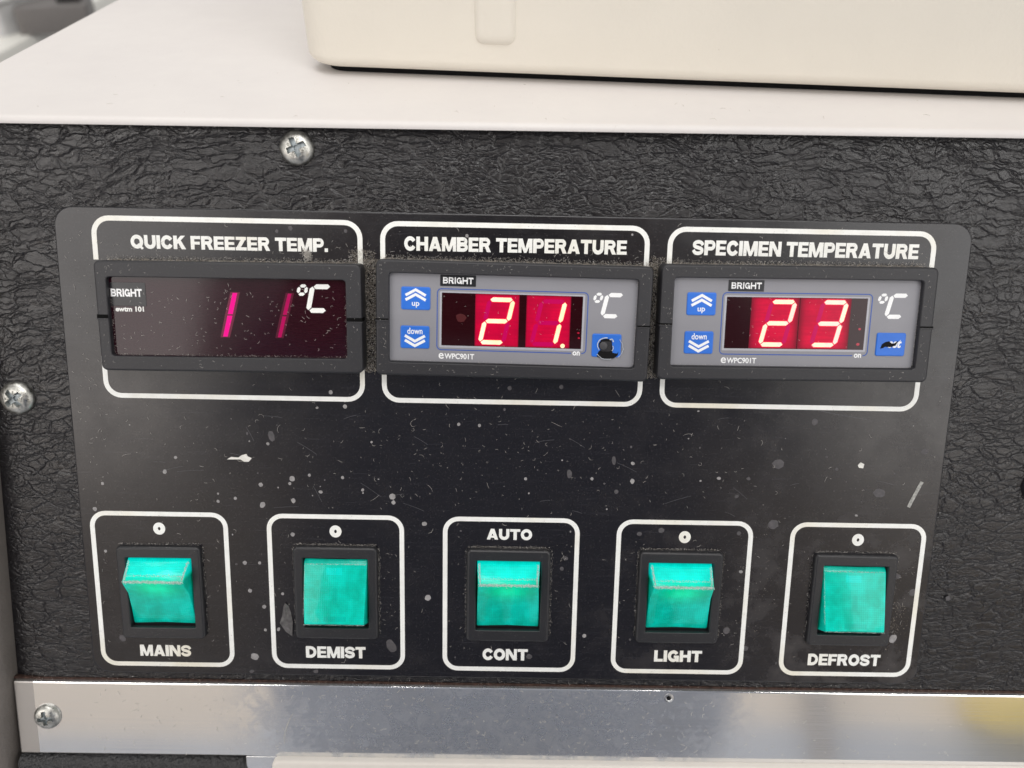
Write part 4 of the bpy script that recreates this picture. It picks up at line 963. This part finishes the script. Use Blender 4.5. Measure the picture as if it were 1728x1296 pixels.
bm = box_w(bmesh.new(), -1500, 7000, -5050, -5000, 0, 312); box_w(bm, -7000, -1504, -5050, -4990, 0, 190)
o = obj('wall_base', bm, simple('slate_grey_wall_base', (.44, .47, .53), .6, .3, var=.06, vscale=3), None, I4, smooth=None, kind='structure')

# ================================================================ the photographer (reflected in steel and plastic)
Wp = Matrix.Translation((0, -.68, 0))
person = root('person', 'person in blue-grey clothes holding up a phone, mirrored dimly in the steel strip', 'person', Wp)
def skin_obj(name, verts, edges, radii, mat, parent, world, rootv=0, sub=2):
    me = bpy.data.meshes.new(name); me.from_pydata([Vector(v) for v in verts], edges, []); o = bpy.data.objects.new(name, me); col.objects.link(o)
    md = o.modifiers.new('skin', 'SKIN')
    if not me.skin_vertices: me.attributes
    for i, r_ in enumerate(radii):
        sv = me.skin_vertices[0].data[i]; sv.radius = r_ if isinstance(r_, tuple) else (r_, r_); sv.use_root = (i == rootv)
    ss = o.modifiers.new('sub', 'SUBSURF'); ss.levels = sub; ss.render_levels = sub
    dg = bpy.context.evaluated_depsgraph_get(); m2 = bpy.data.meshes.new_from_object(o.evaluated_get(dg)); bpy.data.objects.remove(o); bpy.data.meshes.remove(me)
    m2.materials.clear(); m2.materials.append(mat.m); m2.polygons.foreach_set('use_smooth', [True] * len(m2.polygons))
    o = bpy.data.objects.new(name, m2); col.objects.link(o); place(o, parent, world); return o
cl = simple('dark_blue_grey_jacket', (.40, .44, .54), .85, .2, var=.25, vscale=40)
sk = simple('skin', (.45, .27, .2), .5, .4, var=.08, vscale=60); tr = simple('dark_trousers', (.03, .033, .045), .85, .2, var=.2, vscale=50)
hr_ = simple('dark_brown_hair', (.03, .02, .015), .6, .3, var=.3, vscale=300)
pz = 1.05
V_ = [(0, 0, .74), (0, -.01, 1.06), (0, 0, 1.30), (0, .01, 1.40), (0, .03, 1.47)]
Rr = [(.29, .16), (.285, .16), (.24, .14), (.12, .09), (.06, .06)]
E_ = [(0, 1), (1, 2), (2, 3), (3, 4)]
for s in (-1, 1):
    b0_ = len(V_)
    V_ += [(s * .19, 0, 1.38), (s * .31, .06, 1.16), (s * .19, .27, 1.18), (s * .115, .42, 1.185)]
    Rr += [.065, .052, .042, .03]; E_ += [(3, b0_), (b0_, b0_ + 1), (b0_ + 1, b0_ + 2), (b0_ + 2, b0_ + 3)]
body = skin_obj('jacket', V_, E_, Rr, cl, person, Wp)
V_ = [(0, .0, .88)]; Rr = [(.11, .09)]; E_ = []
for s in (-1, 1):
    b0_ = len(V_); V_ += [(s * .1, 0, .74), (s * .11, .01, .45), (s * .12, -.02, .1), (s * .13, .08, .04)]; Rr += [.095, .065, .045, .04]
    E_ += [(0, b0_), (b0_, b0_ + 1), (b0_ + 1, b0_ + 2), (b0_ + 2, b0_ + 3)]
skin_obj('trousers', V_, E_, Rr, tr, person, Wp)
# head with nose and ears
V_ = [(0, .035, 1.45), (0, .05, 1.52), (0, .06, 1.58), (0, .045, 1.66), (0, .04, 1.70), (0, .145, 1.575), (-.082, .04, 1.60), (.082, .04, 1.60), (0, .10, 1.52)]
Rr = [.052, .052, (.07, .085), (.078, .095), (.06, .07), .011, (.006, .016), (.006, .016), .03]
skin_obj('head', V_, [(0, 1), (1, 2), (2, 3), (3, 4), (2, 5), (2, 6), (2, 7), (1, 8)], Rr, sk, person, Wp)
skin_obj('hair', [(0, .015, 1.58), (0, .01, 1.66), (0, .03, 1.715)], [(0, 1), (1, 2)], [(.083, .085), (.09, .105), (.07, .085)], hr_, person, Wp)
# phone held level across, its back just behind the lens
Rc = Matrix(((cx.x, cy.x, cz.x, 0), (cx.y, cy.y, cz.y, 0), (cx.z, cy.z, cz.z, 0), (0, 0, 0, 1)))
Wf = Matrix.Translation(cpos + cz * .006) @ Rc
ph = root('phone', 'dark mobile phone held level in both hands, seen only as a reflection', 'phone', Wf)
obj('phone_case', plate(-92, 72, -58, 20, 9, 0, 8, 1.5), simple('black_phone_case', (.02, .02, .022), .4, .5, var=.1), ph, Wf)
obj('phone_screen', plate(-89, 69, -55, 17, 7, 7.9, 8.2, .1), simple('dark_phone_screen', (.01, .01, .012), .1, .5, var=.1), ph, Wf)
for s in (-1, 1):      # hands: palm, four fingers behind and one thumb in front of the phone
    gx = -92 if s < 0 else 72
    def L(x, y, z): return tuple(((gx + s * x) * mm, y * mm, z * mm))
    V_ = [L(24, -62, 26), L(19, -40, 16), L(15, -22, 10)]; Rr = [.024, (.02, .018), (.02, .016)]; E_ = [(0, 1), (1, 2)]
    for k, (yy, ln) in enumerate(((8, 1.0), (-10, 1.05), (-28, .98), (-45, .8))):
        b0_ = len(V_); V_ += [L(14, yy, 3), L(6, yy + 1, -9), L(-14 * ln, yy + 2, -11), L(-30 * ln, yy + 2, -9)]
        Rr += [.0095, .009, .0085, .007]; E_ += [(2 if k < 2 else 1, b0_), (b0_, b0_ + 1), (b0_ + 1, b0_ + 2), (b0_ + 2, b0_ + 3)]
    b0_ = len(V_); V_ += [L(12, -44, 22), L(-2, -40, 20), L(-20, -32, 16)]; Rr += [.012, .0105, .009]; E_ += [(1, b0_), (b0_, b0_ + 1), (b0_ + 1, b0_ + 2)]
    skin_obj('hand', V_, E_, Rr, sk, person, Wf, sub=1)
# the yellow cupboard and the door edge that the strip mirrors
Wy = Matrix.Translation((3.72, -4.8, 0)); yc = root('yellow_cupboard', 'low yellow cupboard by the beige wall, mirrored at the right end of the steel strip', 'cupboard', Wy)
ym = simple('yellow_paint', (.72, .55, .12), .5, .4, var=.05)
obj('carcass', box_w(bmesh.new(), -800, 800, -220, 220, 350, 560), ym, yc, Wy, smooth=None)
obj('door', box_w(bmesh.new(), -780, -10, 222, 240, 365, 545), ym, yc, Wy, smooth=None); obj('door', box_w(bmesh.new(), 10, 780, 222, 240, 365, 545), ym, yc, Wy, smooth=None)
Wq = Matrix.Translation((1.985, -4.98, 0)); o = obj('grey_post', box_w(bmesh.new(), -60, 60, -60, 60, 0, 2500), simple('grey_post_paint', (.3, .28, .27), .6, .3, var=.1), None, Wq, smooth=None)
o['label'] = 'narrow grey post by the beige wall, mirrored as a dark line in the steel'; o['category'] = 'post'
